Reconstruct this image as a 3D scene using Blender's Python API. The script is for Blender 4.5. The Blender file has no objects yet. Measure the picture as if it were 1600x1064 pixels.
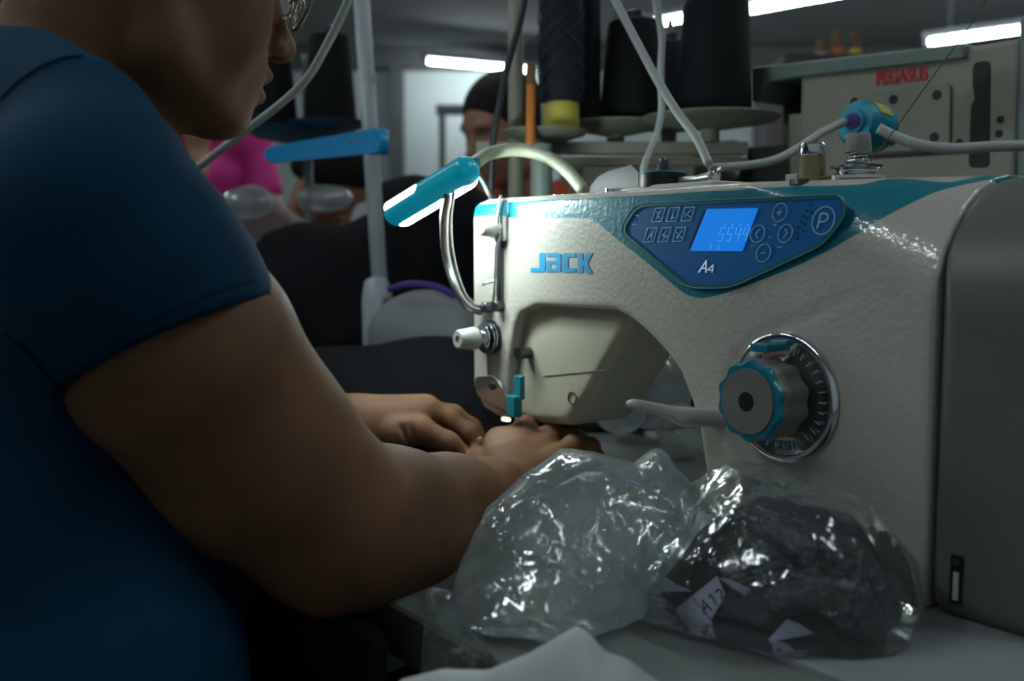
import bpy, bmesh, math, random
import numpy as np
from mathutils import Vector, Matrix
random.seed(7); rng = np.random.RandomState(7)
scn = bpy.context.scene; COL = scn.collection

# ------------------------------------------------------------------ camera, world, exposure
FPX = 1600*35/36; TH = math.radians(5.03); CZ = 1.017
cam = bpy.data.cameras.new('camera'); cam_o = bpy.data.objects.new('camera', cam); COL.objects.link(cam_o)
cam.lens = 35; cam.sensor_width = 36; cam.clip_start = .02; cam.clip_end = 60
cam_o.location = (0, 0, CZ); cam_o.rotation_euler = (math.pi/2-TH, 0, 0)
cam.dof.use_dof = True; cam.dof.focus_distance = .80; cam.dof.aperture_fstop = 5.0; cam.dof.aperture_blades = 0
scn.camera = cam_o
scn.view_settings.view_transform = 'Standard'; scn.view_settings.look = 'None'
scn.view_settings.gamma = 1; scn.view_settings.use_curve_mapping = False
scn.view_settings.exposure = 0.12
w_ = bpy.data.worlds.new('world'); scn.world = w_; w_.use_nodes = True
w_.node_tree.nodes['Background'].inputs[0].default_value = (.75, .9, 1, 1)
w_.node_tree.nodes['Background'].inputs[1].default_value = .02
TUBE = 46.0      # emission of the ceiling tubes
LED = 88.0       # emission of the small lamp at the needle

# ------------------------------------------------------------------ projection helpers
def ray(px, py):
    x = (px-800)/FPX; y = (532-py)/FPX
    return np.array([x, math.cos(TH)+y*math.sin(TH), -math.sin(TH)+y*math.cos(TH)])
C0 = np.array([0, 0, CZ])
def P(px, py, Y):
    r = ray(px, py); return C0 + r*(Y/r[1])
U = np.array([.588, -.809, 0]); W = np.array([.809, .588, 0]); U /= np.linalg.norm(U); W = np.array([-U[1], U[0], 0])
UP = np.array([0, 0, 1.])
TZ = .78
_r = ray(1440, 960); S0 = C0 + _r*((TZ-CZ)/_r[2]); M0 = S0 - U*.5317
def PW(px, py, w=0):            # point on the plane w in the machine's frame, in world coordinates
    r = ray(px, py); t = np.dot(M0+W*w-C0, W)/np.dot(r, W); return C0+r*t
def F(px, py, w=0):             # the same in machine coordinates (u, w, h)
    q = PW(px, py, w)-M0; return (float(np.dot(q, U)), w, float(q[2]))
def TB(px, py, z=TZ):           # point on a horizontal plane
    r = ray(px, py); return C0+r*((z-CZ)/r[2])
def WM(u, w, h): return M0+U*u+W*w+UP*h

# ------------------------------------------------------------------ objects
def tag(o, label=None, cat=None, group=None, kind=None):
    if label: o['label'] = label
    if cat: o['category'] = cat
    if group: o['group'] = group
    if kind: o['kind'] = kind
    return o
def empty(name, loc, rz=0, **k):
    o = bpy.data.objects.new(name, None); COL.objects.link(o); o.location = loc; o.rotation_euler = (0, 0, rz)
    o.empty_display_size = .05
    tag(o, **k); return o
def link(name, me, mat=None, parent=None, world=False, smooth=False, bevel=None, **k):
    o = bpy.data.objects.new(name, me); COL.objects.link(o)
    if mat is not None:
        me.materials.clear()
        for m in (mat if isinstance(mat, (list, tuple)) else [mat]): me.materials.append(m)
    if smooth: me.shade_smooth()
    if parent is not None:
        o.parent = parent
        if world:
            root = parent
            M = Matrix.Identity(4)
            while root is not None:
                M = Matrix.Translation(root.location) @ root.rotation_euler.to_matrix().to_4x4() @ M if root.matrix_parent_inverse == Matrix.Identity(4) else M
                root = root.parent
            o.matrix_parent_inverse = M.inverted()
            o['_w'] = 1; del o['_w']
    if bevel:
        b = o.modifiers.new('bevel', 'BEVEL'); b.width = bevel; b.segments = 3; b.limit_method = 'ANGLE'; b.angle_limit = math.radians(35)
    tag(o, **k); return o
def mesh(V, Fc, name='m'):
    me = bpy.data.meshes.new(name); me.from_pydata([tuple(map(float, v)) for v in V], [], Fc); me.update(); return me
class MB:
    def __init__(s): s.V = []; s.F = []
    def add(s, V, Fc):
        n = len(s.V); s.V += [tuple(v) for v in V]; s.F += [tuple(i+n for i in f) for f in Fc]; return s
    def box(s, c, d, R=None):
        V = []
        for z in (-.5, .5):
            for x, y in ((-.5, -.5), (.5, -.5), (.5, .5), (-.5, .5)):
                v = np.array([x*d[0], y*d[1], z*d[2]])
                if R is not None: v = R[0]*v[0]+R[1]*v[1]+R[2]*v[2]
                V.append(v+np.array(c))
        return s.add(V, [(3, 2, 1, 0), (4, 5, 6, 7), (0, 1, 5, 4), (1, 2, 6, 5), (2, 3, 7, 6), (3, 0, 4, 7)])
    def prism(s, pts, off):      # closed polygon of 3-D points swept by off
        n = len(pts); A = [np.array(p) for p in pts]; B = [a+np.array(off) for a in A]
        return s.add(A+B, [tuple(range(n))[::-1], tuple(range(n, 2*n))]+[(i, (i+1) % n, n+(i+1) % n, n+i) for i in range(n)])
    def lathe(s, prof, c=(0, 0, 0), ax=(0, 0, 1), n=32, mod=None):
        ax = np.array(ax, float); ax /= np.linalg.norm(ax); t = np.array([1, 0, 0]) if abs(ax[0]) < .9 else np.array([0, 1, 0])
        a = np.cross(ax, t); a /= np.linalg.norm(a); b = np.cross(ax, a); V = []; Fc = []
        for r, z in prof:
            for i in range(n):
                th = 2*math.pi*i/n; rr = max(r, 1e-5)*(mod(th) if mod else 1)
                V.append(np.array(c)+ax*z+a*rr*math.cos(th)+b*rr*math.sin(th))
        m = len(prof)
        for j in range(m-1):
            for i in range(n): Fc.append((j*n+i, j*n+(i+1) % n, (j+1)*n+(i+1) % n, (j+1)*n+i))
        Fc.append(tuple(range(n))[::-1]); Fc.append(tuple((m-1)*n+i for i in range(n)))
        return s.add(V, Fc)
    def tube(s, pts, r, n=12, sub=8, flat=1.0, closed=False):
        pts = [np.array(p, float) for p in pts]; Q = []
        R = r if hasattr(r, '__len__') else [r]*len(pts); RR = []
        if len(pts) > 2 and sub > 1:
            E = [2*pts[0]-pts[1]]+pts+[2*pts[-1]-pts[-2]]
            for i in range(1, len(E)-2):
                for k in range(sub):
                    t = k/sub
                    Q.append(.5*((2*E[i])+(-E[i-1]+E[i+1])*t+(2*E[i-1]-5*E[i]+4*E[i+1]-E[i+2])*t*t+(-E[i-1]+3*E[i]-3*E[i+1]+E[i+2])*t**3))
                    RR.append(R[i-1]*(1-t)+R[i]*t)
            Q.append(pts[-1]); RR.append(R[-1])
        else: Q = pts; RR = list(R)
        V = []; Fc = []; nx = None
        for i, q in enumerate(Q):
            d = Q[min(i+1, len(Q)-1)]-Q[max(i-1, 0)]; d = d/(np.linalg.norm(d)+1e-12)
            if nx is None:
                t = np.array([0, 0, 1.]) if abs(d[2]) < .9 else np.array([1., 0, 0]); nx = np.cross(d, t)
            nx = nx-d*np.dot(nx, d); nx /= np.linalg.norm(nx); by = np.cross(d, nx)
            for j in range(n):
                a = 2*math.pi*j/n; V.append(q+RR[i]*(nx*math.cos(a)+by*math.sin(a)*flat))
        for i in range(len(Q)-1):
            for j in range(n): Fc.append((i*n+j, i*n+(j+1) % n, (i+1)*n+(j+1) % n, (i+1)*n+j))
        Fc.append(tuple(range(n))[::-1]); Fc.append(tuple((len(Q)-1)*n+j for j in range(n)))
        return s.add(V, Fc)
    def me(s, name='m'):
        me = mesh(s.V, s.F, name); bm = bmesh.new(); bm.from_mesh(me); bmesh.ops.recalc_face_normals(bm, faces=bm.faces); bm.to_mesh(me); bm.free(); return me
def smooth_angle(me, ang=40):
    me.shade_smooth()
    bm = bmesh.new(); bm.from_mesh(me)
    for e in bm.edges:
        if len(e.link_faces) == 2 and e.calc_face_angle(0) > math.radians(ang): e.smooth = False
    bm.to_mesh(me); bm.free(); return me

# ------------------------------------------------------------------ implicit surfaces on a rectilinear grid
def axis(lo, hi, c, fine=()):
    v = [lo]
    while v[-1] < hi:
        st = c
        for a, b, s in fine:
            if a-s <= v[-1] <= b: st = s
        v.append(v[-1]+st)
    return np.array(v, np.float32)
def smin(a, b, k):
    if k <= 0: return np.minimum(a, b)
    h = np.maximum(k-np.abs(a-b), 0)/k; return np.minimum(a, b)-h*h*k*.25
class Grid:
    def __init__(s, ax): s.ax = ax; s.D = np.full([len(a) for a in ax], .5, np.float32)
    def _sl(s, lo, hi):
        r = []
        for i in range(3):
            a = np.searchsorted(s.ax[i], lo[i]); b = np.searchsorted(s.ax[i], hi[i])
            r.append(slice(max(a-1, 0), min(b+1, len(s.ax[i]))))
        return tuple(r)
    def op(s, prim, k=.0, sub=False, pad=.012):
        fn, lo, hi = prim; m = k+pad; sl = s._sl(np.array(lo)-m, np.array(hi)+m)
        if any(x.stop-x.start < 1 for x in sl): return s
        X = s.ax[0][sl[0]][:, None, None]; Y = s.ax[1][sl[1]][None, :, None]; Z = s.ax[2][sl[2]][None, None, :]
        d = fn(X, Y, Z)
        s.D[sl] = -smin(-s.D[sl], d, k) if sub else smin(s.D[sl], d, k)
        return s
    def apply(s, fn):
        X = s.ax[0][:, None, None]; Y = s.ax[1][None, :, None]; Z = s.ax[2][None, None, :]
        s.D = np.asarray(fn(s.D, X, Y, Z), np.float32); return s
    def mesh(s, name='m'):
        D = s.D.copy()
        for i in range(3):
            sl = [slice(None)]*3; sl[i] = 0; D[tuple(sl)] = .01; sl[i] = -1; D[tuple(sl)] = .01
        I = D < 0; nx, ny, nz = D.shape
        c = np.zeros((nx-1, ny-1, nz-1), np.uint8)
        for a in (0, 1):
            for b in (0, 1):
                for e in (0, 1): c += I[a:nx-1+a, b:ny-1+b, e:nz-1+e]
        cell = np.argwhere((c > 0) & (c < 8)); del c
        idx = np.full((nx-1, ny-1, nz-1), -1, np.int32); idx[cell[:, 0], cell[:, 1], cell[:, 2]] = np.arange(len(cell))
        acc = np.zeros((len(cell), 3)); cnt = np.zeros(len(cell))
        cor = {}
        for a in (0, 1):
            for b in (0, 1):
                for e in (0, 1): cor[(a, b, e)] = D[cell[:, 0]+a, cell[:, 1]+b, cell[:, 2]+e]
        for axn in range(3):
            for p in (0, 1):
                for q in (0, 1):
                    o0 = [0, 0, 0]; oth = [i for i in range(3) if i != axn]; o0[oth[0]] = p; o0[oth[1]] = q; o1 = list(o0); o1[axn] = 1
                    d0 = cor[tuple(o0)]; d1 = cor[tuple(o1)]; m = (d0 < 0) != (d1 < 0)
                    t = np.where(m, d0/(d0-d1+1e-20), 0)
                    for i in range(3):
                        g0 = s.ax[i][cell[:, i]+o0[i]]; g1 = s.ax[i][cell[:, i]+o1[i]]
                        acc[:, i] += np.where(m, g0+(g1-g0)*(t if i == axn else 0), 0)
                    cnt += m
        V = acc/np.maximum(cnt, 1)[:, None]; Q = []
        for axn in range(3):
            a, b = [i for i in range(3) if i != axn]
            s0 = [slice(None)]*3; s1 = [slice(None)]*3; s0[axn] = slice(0, -1); s1[axn] = slice(1, None)
            A = I[tuple(s0)]; B = I[tuple(s1)]
            e = np.argwhere(A != B)
            e = e[(e[:, a] > 0) & (e[:, b] > 0) & (e[:, a] < D.shape[a]-1) & (e[:, b] < D.shape[b]-1)]
            fl = A[e[:, 0], e[:, 1], e[:, 2]]
            def g(da, db):
                k = e.copy(); k[:, a] -= da; k[:, b] -= db; return idx[k[:, 0], k[:, 1], k[:, 2]]
            q = np.stack([g(1, 1), g(0, 1), g(0, 0), g(1, 0)], 1)
            if axn == 1: fl = ~fl
            q = np.where(fl[:, None], q, q[:, ::-1]); Q.append(q)
        Q = np.concatenate(Q); Q = Q[(Q >= 0).all(1)]
        me = bpy.data.meshes.new(name)
        me.vertices.add(len(V)); me.vertices.foreach_set('co', V.astype(np.float32).ravel())
        me.loops.add(len(Q)*4); me.loops.foreach_set('vertex_index', Q.astype(np.int32).ravel())
        me.polygons.add(len(Q)); me.polygons.foreach_set('loop_start', np.arange(len(Q), dtype=np.int32)*4)
        me.polygons.foreach_set('loop_total', np.full(len(Q), 4, np.int32))
        me.update(calc_edges=True); me.validate(); me.shade_smooth(); return me
def cone_p(a, b, ra, rb):
    a = np.array(a, float); b = np.array(b, float); ba = b-a; L = float(ba@ba)+1e-12; R = max(ra, rb)
    def fn(X, Y, Z):
        x = X-a[0]; y = Y-a[1]; z = Z-a[2]; t = np.clip((x*ba[0]+y*ba[1]+z*ba[2])/L, 0, 1)
        return (np.sqrt((x-t*ba[0])**2+(y-t*ba[1])**2+(z-t*ba[2])**2)-(ra+(rb-ra)*t)).astype(np.float32)
    return fn, np.minimum(a, b)-R, np.maximum(a, b)+R
def ell_p(c, r, B=None):
    c = np.array(c, float); B = np.eye(3) if B is None else np.array(B); R = max(r)
    def fn(X, Y, Z):
        x = X-c[0]; y = Y-c[1]; z = Z-c[2]; k0 = 0; k1 = 0
        for i in range(3):
            q = x*B[i][0]+y*B[i][1]+z*B[i][2]; k0 = k0+(q/r[i])**2; k1 = k1+(q/r[i]**2)**2
        k0 = np.sqrt(k0); return (k0*(k0-1)/np.sqrt(k1+1e-9)).astype(np.float32)
    return fn, c-R, c+R
def ecap_p(a, b, ra, rb, B, sc):   # capsule in a frame scaled along its axes
    a = np.array(a, float); b = np.array(b, float); B = np.array(B); S = np.array(sc)
    a_ = (B@a)/S; b_ = (B@b)/S; ba = b_-a_; L = float(ba@ba); R = max(ra, rb)*max(sc)
    def fn(X, Y, Z):
        q = [(X*B[i][0]+Y*B[i][1]+Z*B[i][2])/S[i]-a_[i] for i in range(3)]
        t = np.clip((q[0]*ba[0]+q[1]*ba[1]+q[2]*ba[2])/L, 0, 1)
        return (np.sqrt(sum((q[i]-t*ba[i])**2 for i in range(3)))-(ra+(rb-ra)*t)).astype(np.float32)
    return fn, np.minimum(a, b)-R, np.maximum(a, b)+R
def chain(G, pts, k=.012, **kw):
    for (a, ra), (b, rb) in zip(pts, pts[1:]): G.op(cone_p(a, b, ra, rb), k, **kw)
def rnd_dirs(n, seed):
    r = np.random.RandomState(seed); d = r.randn(n, 3); d /= np.linalg.norm(d, axis=1)[:, None]; return d, r.rand(n)*6.28
def waves(X, Y, Z, f, n=6, seed=1, st=(1, 1, 1)):
    d, p = rnd_dirs(n, seed); s = 0
    for i in range(n): s = s+np.sin((X*d[i][0]*st[0]+Y*d[i][1]*st[1]+Z*d[i][2]*st[2])*f*(.7+.6*(i/n))+p[i])
    return s/n
def tri(x): return np.abs((x/math.pi) % 2-1)*2-1
def crumple(X, Y, Z, f, n=5, seed=1):
    d, p = rnd_dirs(n, seed); s = 0
    wx = waves(X, Y, Z, f*.6, 4, seed+50)*.9
    for i in range(n): s = s+tri((X*d[i][0]+Y*d[i][1]+Z*d[i][2])*f*(.6+.9*(i/n))+p[i]+wx*(1+.5*i))
    return s/n
def displace(me, fn):
    n = len(me.vertices); co = np.empty(n*3, np.float32); no = np.empty(n*3, np.float32)
    me.vertices.foreach_get('co', co); me.vertex_normals.foreach_get('vector', no) if hasattr(me, 'vertex_normals') else me.vertices.foreach_get('normal', no)
    co = co.reshape(-1, 3); no = no.reshape(-1, 3); d = fn(co[:, 0], co[:, 1], co[:, 2])
    co = co+no*np.asarray(d)[:, None]; me.vertices.foreach_set('co', co.astype(np.float32).ravel()); me.update(); return me

# ------------------------------------------------------------------ materials
def S(r, g=None, b=None):
    if g is None: g = b = r
    f = lambda c: (c/255/12.92 if c/255 <= .04045 else ((c/255+.055)/1.055)**2.4)
    return (f(r), f(g), f(b), 1)
def lin(r, g, b): return (r, g, b, 1)
def mat(name, col, rough=.5, metal=0, spec=.5, coat=0, bump=0, bscale=200, bdet=3, var=.0, vscale=20, emis=None, est=0, sss=0, trans=0, alpha=1, stretch=None, col2=None, sheen=0, coord='Object'):
    m = bpy.data.materials.new(name); m.use_nodes = True; nt = m.node_tree; N = nt.nodes; L = nt.links; b = N['Principled BSDF']
    b.inputs['Base Color'].default_value = col; b.inputs['Roughness'].default_value = rough; b.inputs['Metallic'].default_value = metal
    b.inputs['Specular IOR Level'].default_value = spec; b.inputs['Coat Weight'].default_value = coat; b.inputs['Coat Roughness'].default_value = .12
    b.inputs['Transmission Weight'].default_value = trans; b.inputs['Alpha'].default_value = alpha
    b.inputs['Sheen Weight'].default_value = sheen
    if sss: b.inputs['Subsurface Weight'].default_value = sss; b.inputs['Subsurface Radius'].default_value = (1, .35, .15); b.inputs['Subsurface Scale'].default_value = .006
    if emis: b.inputs['Emission Color'].default_value = emis; b.inputs['Emission Strength'].default_value = est
    tc = N.new('ShaderNodeTexCoord'); mp = N.new('ShaderNodeMapping'); L.new(tc.outputs[coord], mp.inputs[0])
    if stretch: mp.inputs['Scale'].default_value = stretch
    if True:
        nv = N.new('ShaderNodeTexNoise'); nv.inputs['Scale'].default_value = vscale; nv.inputs['Detail'].default_value = 4; L.new(mp.outputs[0], nv.inputs[0])
        mx = N.new('ShaderNodeMix'); mx.data_type = 'RGBA'; v = var if var else .08
        c2 = col2 if col2 else tuple(c*(1-v) for c in col[:3])+(1,)
        mx.inputs[6].default_value = col; mx.inputs[7].default_value = c2
        mr = N.new('ShaderNodeMapRange'); mr.inputs[1].default_value = .35; mr.inputs[2].default_value = .65; L.new(nv.outputs[0], mr.inputs[0])
        L.new(mr.outputs[0], mx.inputs[0]); L.new(mx.outputs[2], b.inputs['Base Color'])
        m['mix'] = mx.name
    if bump:
        nb = N.new('ShaderNodeTexNoise'); nb.inputs['Scale'].default_value = bscale; nb.inputs['Detail'].default_value = bdet; L.new(mp.outputs[0], nb.inputs[0])
        bp = N.new('ShaderNodeBump'); bp.inputs['Strength'].default_value = 1; bp.inputs['Distance'].default_value = bump
        L.new(nb.outputs[0], bp.inputs['Height']); L.new(bp.outputs[0], b.inputs['Normal'])
        if coat: L.new(bp.outputs[0], b.inputs['Coat Normal'])
    return m
def emit(name, col, st):
    m = bpy.data.materials.new(name); m.use_nodes = True; nt = m.node_tree; nt.nodes.clear()
    e = nt.nodes.new('ShaderNodeEmission'); o = nt.nodes.new('ShaderNodeOutputMaterial'); e.inputs[0].default_value = col; e.inputs[1].default_value = st
    nt.links.new(e.outputs[0], o.inputs[0]); return m
def film(name, milk, gloss=.09, dens=.3, edge=.5, bump=.0008, bscale=60, tint=(.93, .95, .95, 1), rough=.11):
    m = bpy.data.materials.new(name); m.use_nodes = True; nt = m.node_tree; N = nt.nodes; L = nt.links; N.clear()
    out = N.new('ShaderNodeOutputMaterial'); tr = N.new('ShaderNodeBsdfTransparent'); tr.inputs[0].default_value = tint
    df = N.new('ShaderNodeBsdfDiffuse'); df.inputs[0].default_value = milk; tl = N.new('ShaderNodeBsdfTranslucent'); tl.inputs[0].default_value = milk
    m0 = N.new('ShaderNodeMixShader'); m0.inputs[0].default_value = .5; L.new(df.outputs[0], m0.inputs[1]); L.new(tl.outputs[0], m0.inputs[2])
    lw = N.new('ShaderNodeLayerWeight'); lw.inputs[0].default_value = .35
    tc = N.new('ShaderNodeTexCoord'); n1 = N.new('ShaderNodeTexNoise'); n1.inputs['Scale'].default_value = 14; n1.inputs['Detail'].default_value = 5; L.new(tc.outputs['Object'], n1.inputs[0])
    mr = N.new('ShaderNodeMapRange'); mr.inputs[1].default_value = .35; mr.inputs[2].default_value = .7; mr.inputs[3].default_value = dens*.45; mr.inputs[4].default_value = dens*1.5; L.new(n1.outputs[0], mr.inputs[0])
    a = N.new('ShaderNodeMath'); a.operation = 'MULTIPLY_ADD'; a.inputs[1].default_value = edge; L.new(lw.outputs['Facing'], a.inputs[0]); L.new(mr.outputs[0], a.inputs[2]); a.use_clamp = True
    m1 = N.new('ShaderNodeMixShader'); L.new(a.outputs[0], m1.inputs[0]); L.new(tr.outputs[0], m1.inputs[1]); L.new(m0.outputs[0], m1.inputs[2])
    gl = N.new('ShaderNodeBsdfGlossy'); gl.inputs['Roughness'].default_value = rough; gl.inputs[0].default_value = (1, 1, 1, 1)
    fr = N.new('ShaderNodeFresnel'); fr.inputs[0].default_value = 1.5
    b = N.new('ShaderNodeMath'); b.operation = 'MULTIPLY_ADD'; b.inputs[1].default_value = .55; b.inputs[2].default_value = gloss; L.new(fr.outputs[0], b.inputs[0]); b.use_clamp = True
    m2 = N.new('ShaderNodeMixShader'); L.new(b.outputs[0], m2.inputs[0]); L.new(m1.outputs[0], m2.inputs[1]); L.new(gl.outputs[0], m2.inputs[2])
    v = N.new('ShaderNodeTexNoise'); v.noise_type = 'RIDGED_MULTIFRACTAL'; v.inputs['Scale'].default_value = bscale; v.inputs['Detail'].default_value = 5; v.inputs['Roughness'].default_value = .55; v.inputs['Distortion'].default_value = .6
    nd = N.new('ShaderNodeTexNoise'); nd.inputs['Scale'].default_value = bscale*.4; nd.inputs['Detail'].default_value = 3
    ad = N.new('ShaderNodeVectorMath'); ad.operation = 'MULTIPLY_ADD'; ad.inputs[1].default_value = (.06, .06, .06); L.new(tc.outputs['Object'], nd.inputs[0]); L.new(nd.outputs[1], ad.inputs[0]); L.new(tc.outputs['Object'], ad.inputs[2]); L.new(ad.outputs[0], v.inputs[0])
    n3 = N.new('ShaderNodeTexNoise'); n3.inputs['Scale'].default_value = bscale*2.5; n3.inputs['Detail'].default_value = 2; n3.inputs['Distortion'].default_value = 1.5; L.new(tc.outputs['Object'], n3.inputs[0])
    v.inputs['Scale'].default_value = bscale*.42; v.inputs['Detail'].default_value = 2
    n4 = N.new('ShaderNodeTexNoise'); n4.noise_type = 'RIDGED_MULTIFRACTAL'; n4.inputs['Scale'].default_value = bscale*2.2; n4.inputs['Detail'].default_value = 3; n4.inputs['Distortion'].default_value = .8; L.new(tc.outputs['Object'], n4.inputs[0])
    n5 = N.new('ShaderNodeTexNoise'); n5.inputs['Scale'].default_value = bscale*.55; n5.inputs['Detail'].default_value = 1; L.new(tc.outputs['Object'], n5.inputs[0])
    mk = N.new('ShaderNodeMapRange'); mk.inputs[1].default_value = .41; mk.inputs[2].default_value = .55; mk.inputs[3].default_value = .03; mk.inputs[4].default_value = .36; L.new(n5.outputs[0], mk.inputs[0])
    mm = N.new('ShaderNodeMath'); mm.operation = 'MULTIPLY'; L.new(n4.outputs[0], mm.inputs[0]); L.new(mk.outputs[0], mm.inputs[1])
    s = N.new('ShaderNodeMath'); s.operation = 'ADD'; L.new(mm.outputs[0], s.inputs[0]); L.new(v.outputs[0], s.inputs[1])
    bp = N.new('ShaderNodeBump'); bp.inputs['Distance'].default_value = bump; L.new(s.outputs[0], bp.inputs['Height'])
    for n in (gl, df, lw, fr): L.new(bp.outputs[0], n.inputs['Normal'])
    L.new(m2.outputs[0], out.inputs[0]); return m

M = dict(
 skin=mat('skin', lin(.200, .098, .052), .58, spec=.22, sss=.12, bump=.00012, bscale=900, var=.18, vscale=28),
 skin2=mat('skin_light', lin(.33, .17, .11), .5, spec=.3, var=.1),
 lip=mat('lip', lin(.20, .075, .055), .45),
 nail=mat('nail', lin(.36, .2, .14), .3, spec=.5),
 hair=mat('hair', lin(.010, .008, .007), .75, spec=.2, bump=.002, bscale=120, stretch=(1, 1, .1)),
 shirt=mat('blue_jersey', lin(.001, .034, .074), .8, spec=.15, bump=.00015, bscale=1500, var=.12, vscale=40),
 trousers=mat('black_trousers', lin(.006, .006, .008), .9, spec=.1),
 white=mat('machine_enamel', lin(.47, .45, .395), .32, spec=.5, coat=.35, bump=.00035, bscale=260, bdet=1, var=.07, vscale=9),
 cream=mat('cream_enamel', lin(.45, .43, .33), .4, spec=.4, coat=.15, bump=.0001, bscale=200),
 cover=mat('grey_cover_plastic', lin(.12, .123, .108), .42, spec=.35, bump=.0001, bscale=500),
 lightplastic=mat('pale_plastic', lin(.46, .46, .42), .35),
 teal=mat('teal_plastic', lin(.0, .21, .29), .35, coat=.3),
 platesteel=mat('plate_steel', lin(.035, .035, .038), .45, metal=0, spec=.3),
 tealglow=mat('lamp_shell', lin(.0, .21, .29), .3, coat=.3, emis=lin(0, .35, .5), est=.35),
 chrome=mat('chrome', lin(.75, .77, .8), .12, metal=1),
 steel=mat('brushed_steel', lin(.5, .5, .5), .3, metal=1, bump=.0001, bscale=300),
 darksteel=mat('dark_steel', lin(.12, .12, .13), .35, metal=1),
 black=mat('black_plastic', lin(.01, .01, .012), .4),
 knobgrey=mat('grey_rubber', lin(.2, .2, .185), .5),
 amber=mat('amber_glass', lin(.20, .17, .09), .15, coat=.5),
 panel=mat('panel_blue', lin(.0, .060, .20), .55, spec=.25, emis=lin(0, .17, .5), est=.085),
 gasket=mat('panel_gasket', lin(.0, .10, .11), .5),
 silk=mat('panel_print', lin(.5, .65, .68), .5),
 logo=mat('logo_blue', lin(.0, .25, .48), .5),
 lcd=mat('lcd_blue', lin(.0, .1, .35), .3, emis=lin(.01, .23, .86), est=.62),
 lcdseg=mat('lcd_segments', lin(.1, .3, .6), .4, emis=lin(.08, .33, .95), est=.62),
 badge=mat('badge_white', lin(.5, .55, .6), .4, emis=lin(.6, .7, .9), est=.35),
 tabletop=mat('table_laminate', lin(.20, .215, .21), .5, spec=.4, bump=.0001, bscale=600, var=.12, vscale=5),
 bed=mat('bed_enamel', lin(.30, .33, .33), .45, var=.1, vscale=8),
 edge=mat('table_edge', lin(.08, .07, .06), .7),
 blackfab=mat('black_fabric', lin(.008, .008, .010), .95, spec=.08, bump=.0002, bscale=900),
 satin=mat('dark_satin', lin(.030, .042, .042), .33, spec=.9, bump=.006, bscale=150, bdet=3),
 navy=mat('navy_fabric', lin(.012, .012, .022), .75, bump=.0002, bscale=800),
 paper=mat('paper_label', lin(.62, .60, .80), .7),
 ink=mat('ink', lin(.01, .01, .02), .7),
 sheet=mat('white_sheet', lin(.42, .46, .46), .55, spec=.4, bump=.0003, bscale=60, var=.06),
 film=film('clear_film', (.44, .5, .5, 1), .06, .055, .20, .0040, 48),
 filmd=film('milky_film', (.54, .60, .60, 1), .07, .30, .30, .0042, 46),
 film_bg=film('cloudy_film', (.5, .55, .55, 1), .06, .45, .4, .001, 40),
 pole=mat('white_pole_paint', lin(.36, .4, .43), .45),
 bracket=mat('blue_bracket', lin(.0, .26, .60), .4),
 cable=mat('grey_cable', lin(.36, .39, .37), .5),
 tubepl=mat('translucent_tube', lin(.42, .45, .33), .35, trans=.25),
 blackcable=mat('black_cable', lin(.012, .012, .016), .5),
 thread=mat('black_thread', lin(.006, .007, .009), .75, spec=.2, bump=.0006, bscale=700, stretch=(.2, .2, 3)),
 thread2=mat('charcoal_thread', lin(.016, .018, .028), .7, spec=.2, bump=.0006, bscale=700, stretch=(.2, .2, 3)),
 net=mat('net_mesh', lin(.006, .008, .012), .6),
 yellow=mat('yellow_core', lin(.45, .40, .06), .6),
 tray=mat('spool_tray_plastic', lin(.17, .18, .135), .6),
 post=mat('beige_post', lin(.25, .235, .19), .5),
 postg=mat('green_grey_post', lin(.14, .18, .16), .5),
 orange=mat('orange_paint', lin(.42, .13, .012), .6),
 brown=mat('brown_tip', lin(.12, .06, .03), .7),
 pegasus=mat('overlock_enamel', lin(.25, .245, .20), .5, spec=.3, var=.08, vscale=6),
 pegplate=mat('overlock_plate', lin(.20, .195, .155), .5),
 pegtop=mat('overlock_top', lin(.13, .18, .165), .45),
 red=mat('red_letters', lin(.45, .01, .015), .6),
 tealf=mat('bright_teal', lin(.0, .22, .33), .45),
 ystick=mat('yellow_sticker', lin(.35, .37, .03), .6),
 wall=mat('painted_wall', lin(.68, .76, .76), .9, var=.08, vscale=1.2),
 ceil=mat('painted_ceiling', lin(.30, .31, .31), .9, var=.1, vscale=.8),
 floor=mat('concrete_floor', lin(.12, .12, .115), .7, var=.2, vscale=1.5),
 beam=mat('grey_beam', lin(.12, .13, .13), .7),
 door=mat('dark_door', lin(.02, .018, .018), .7),
 brownp=mat('brown_panel', lin(.06, .05, .045), .7),
 greyp=mat('grey_panel', lin(.16, .17, .19), .7),
 pink=mat('pink_top', lin(.42, .01, .17), .8),
 orangef=mat('orange_shirt', lin(.42, .07, .02), .85),
 purple=mat('purple_trim', lin(.04, .02, .16), .7),
 grille=mat('dark_hole', lin(.012, .012, .010), .7),
 bluegrey=mat('blue_grey_tray', lin(.05, .13, .20), .5),
 tube=emit('tube_glow', (.86, .97, 1, 1), TUBE),
 led=emit('led_glow', (.84, 1, .97, 1), LED),
 ledt=emit('led_window', (.8, 1, 1, 1), 2.5),
 needle=emit('needle_glint', (1, .93, .7, 1), 1.5),
)
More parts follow.
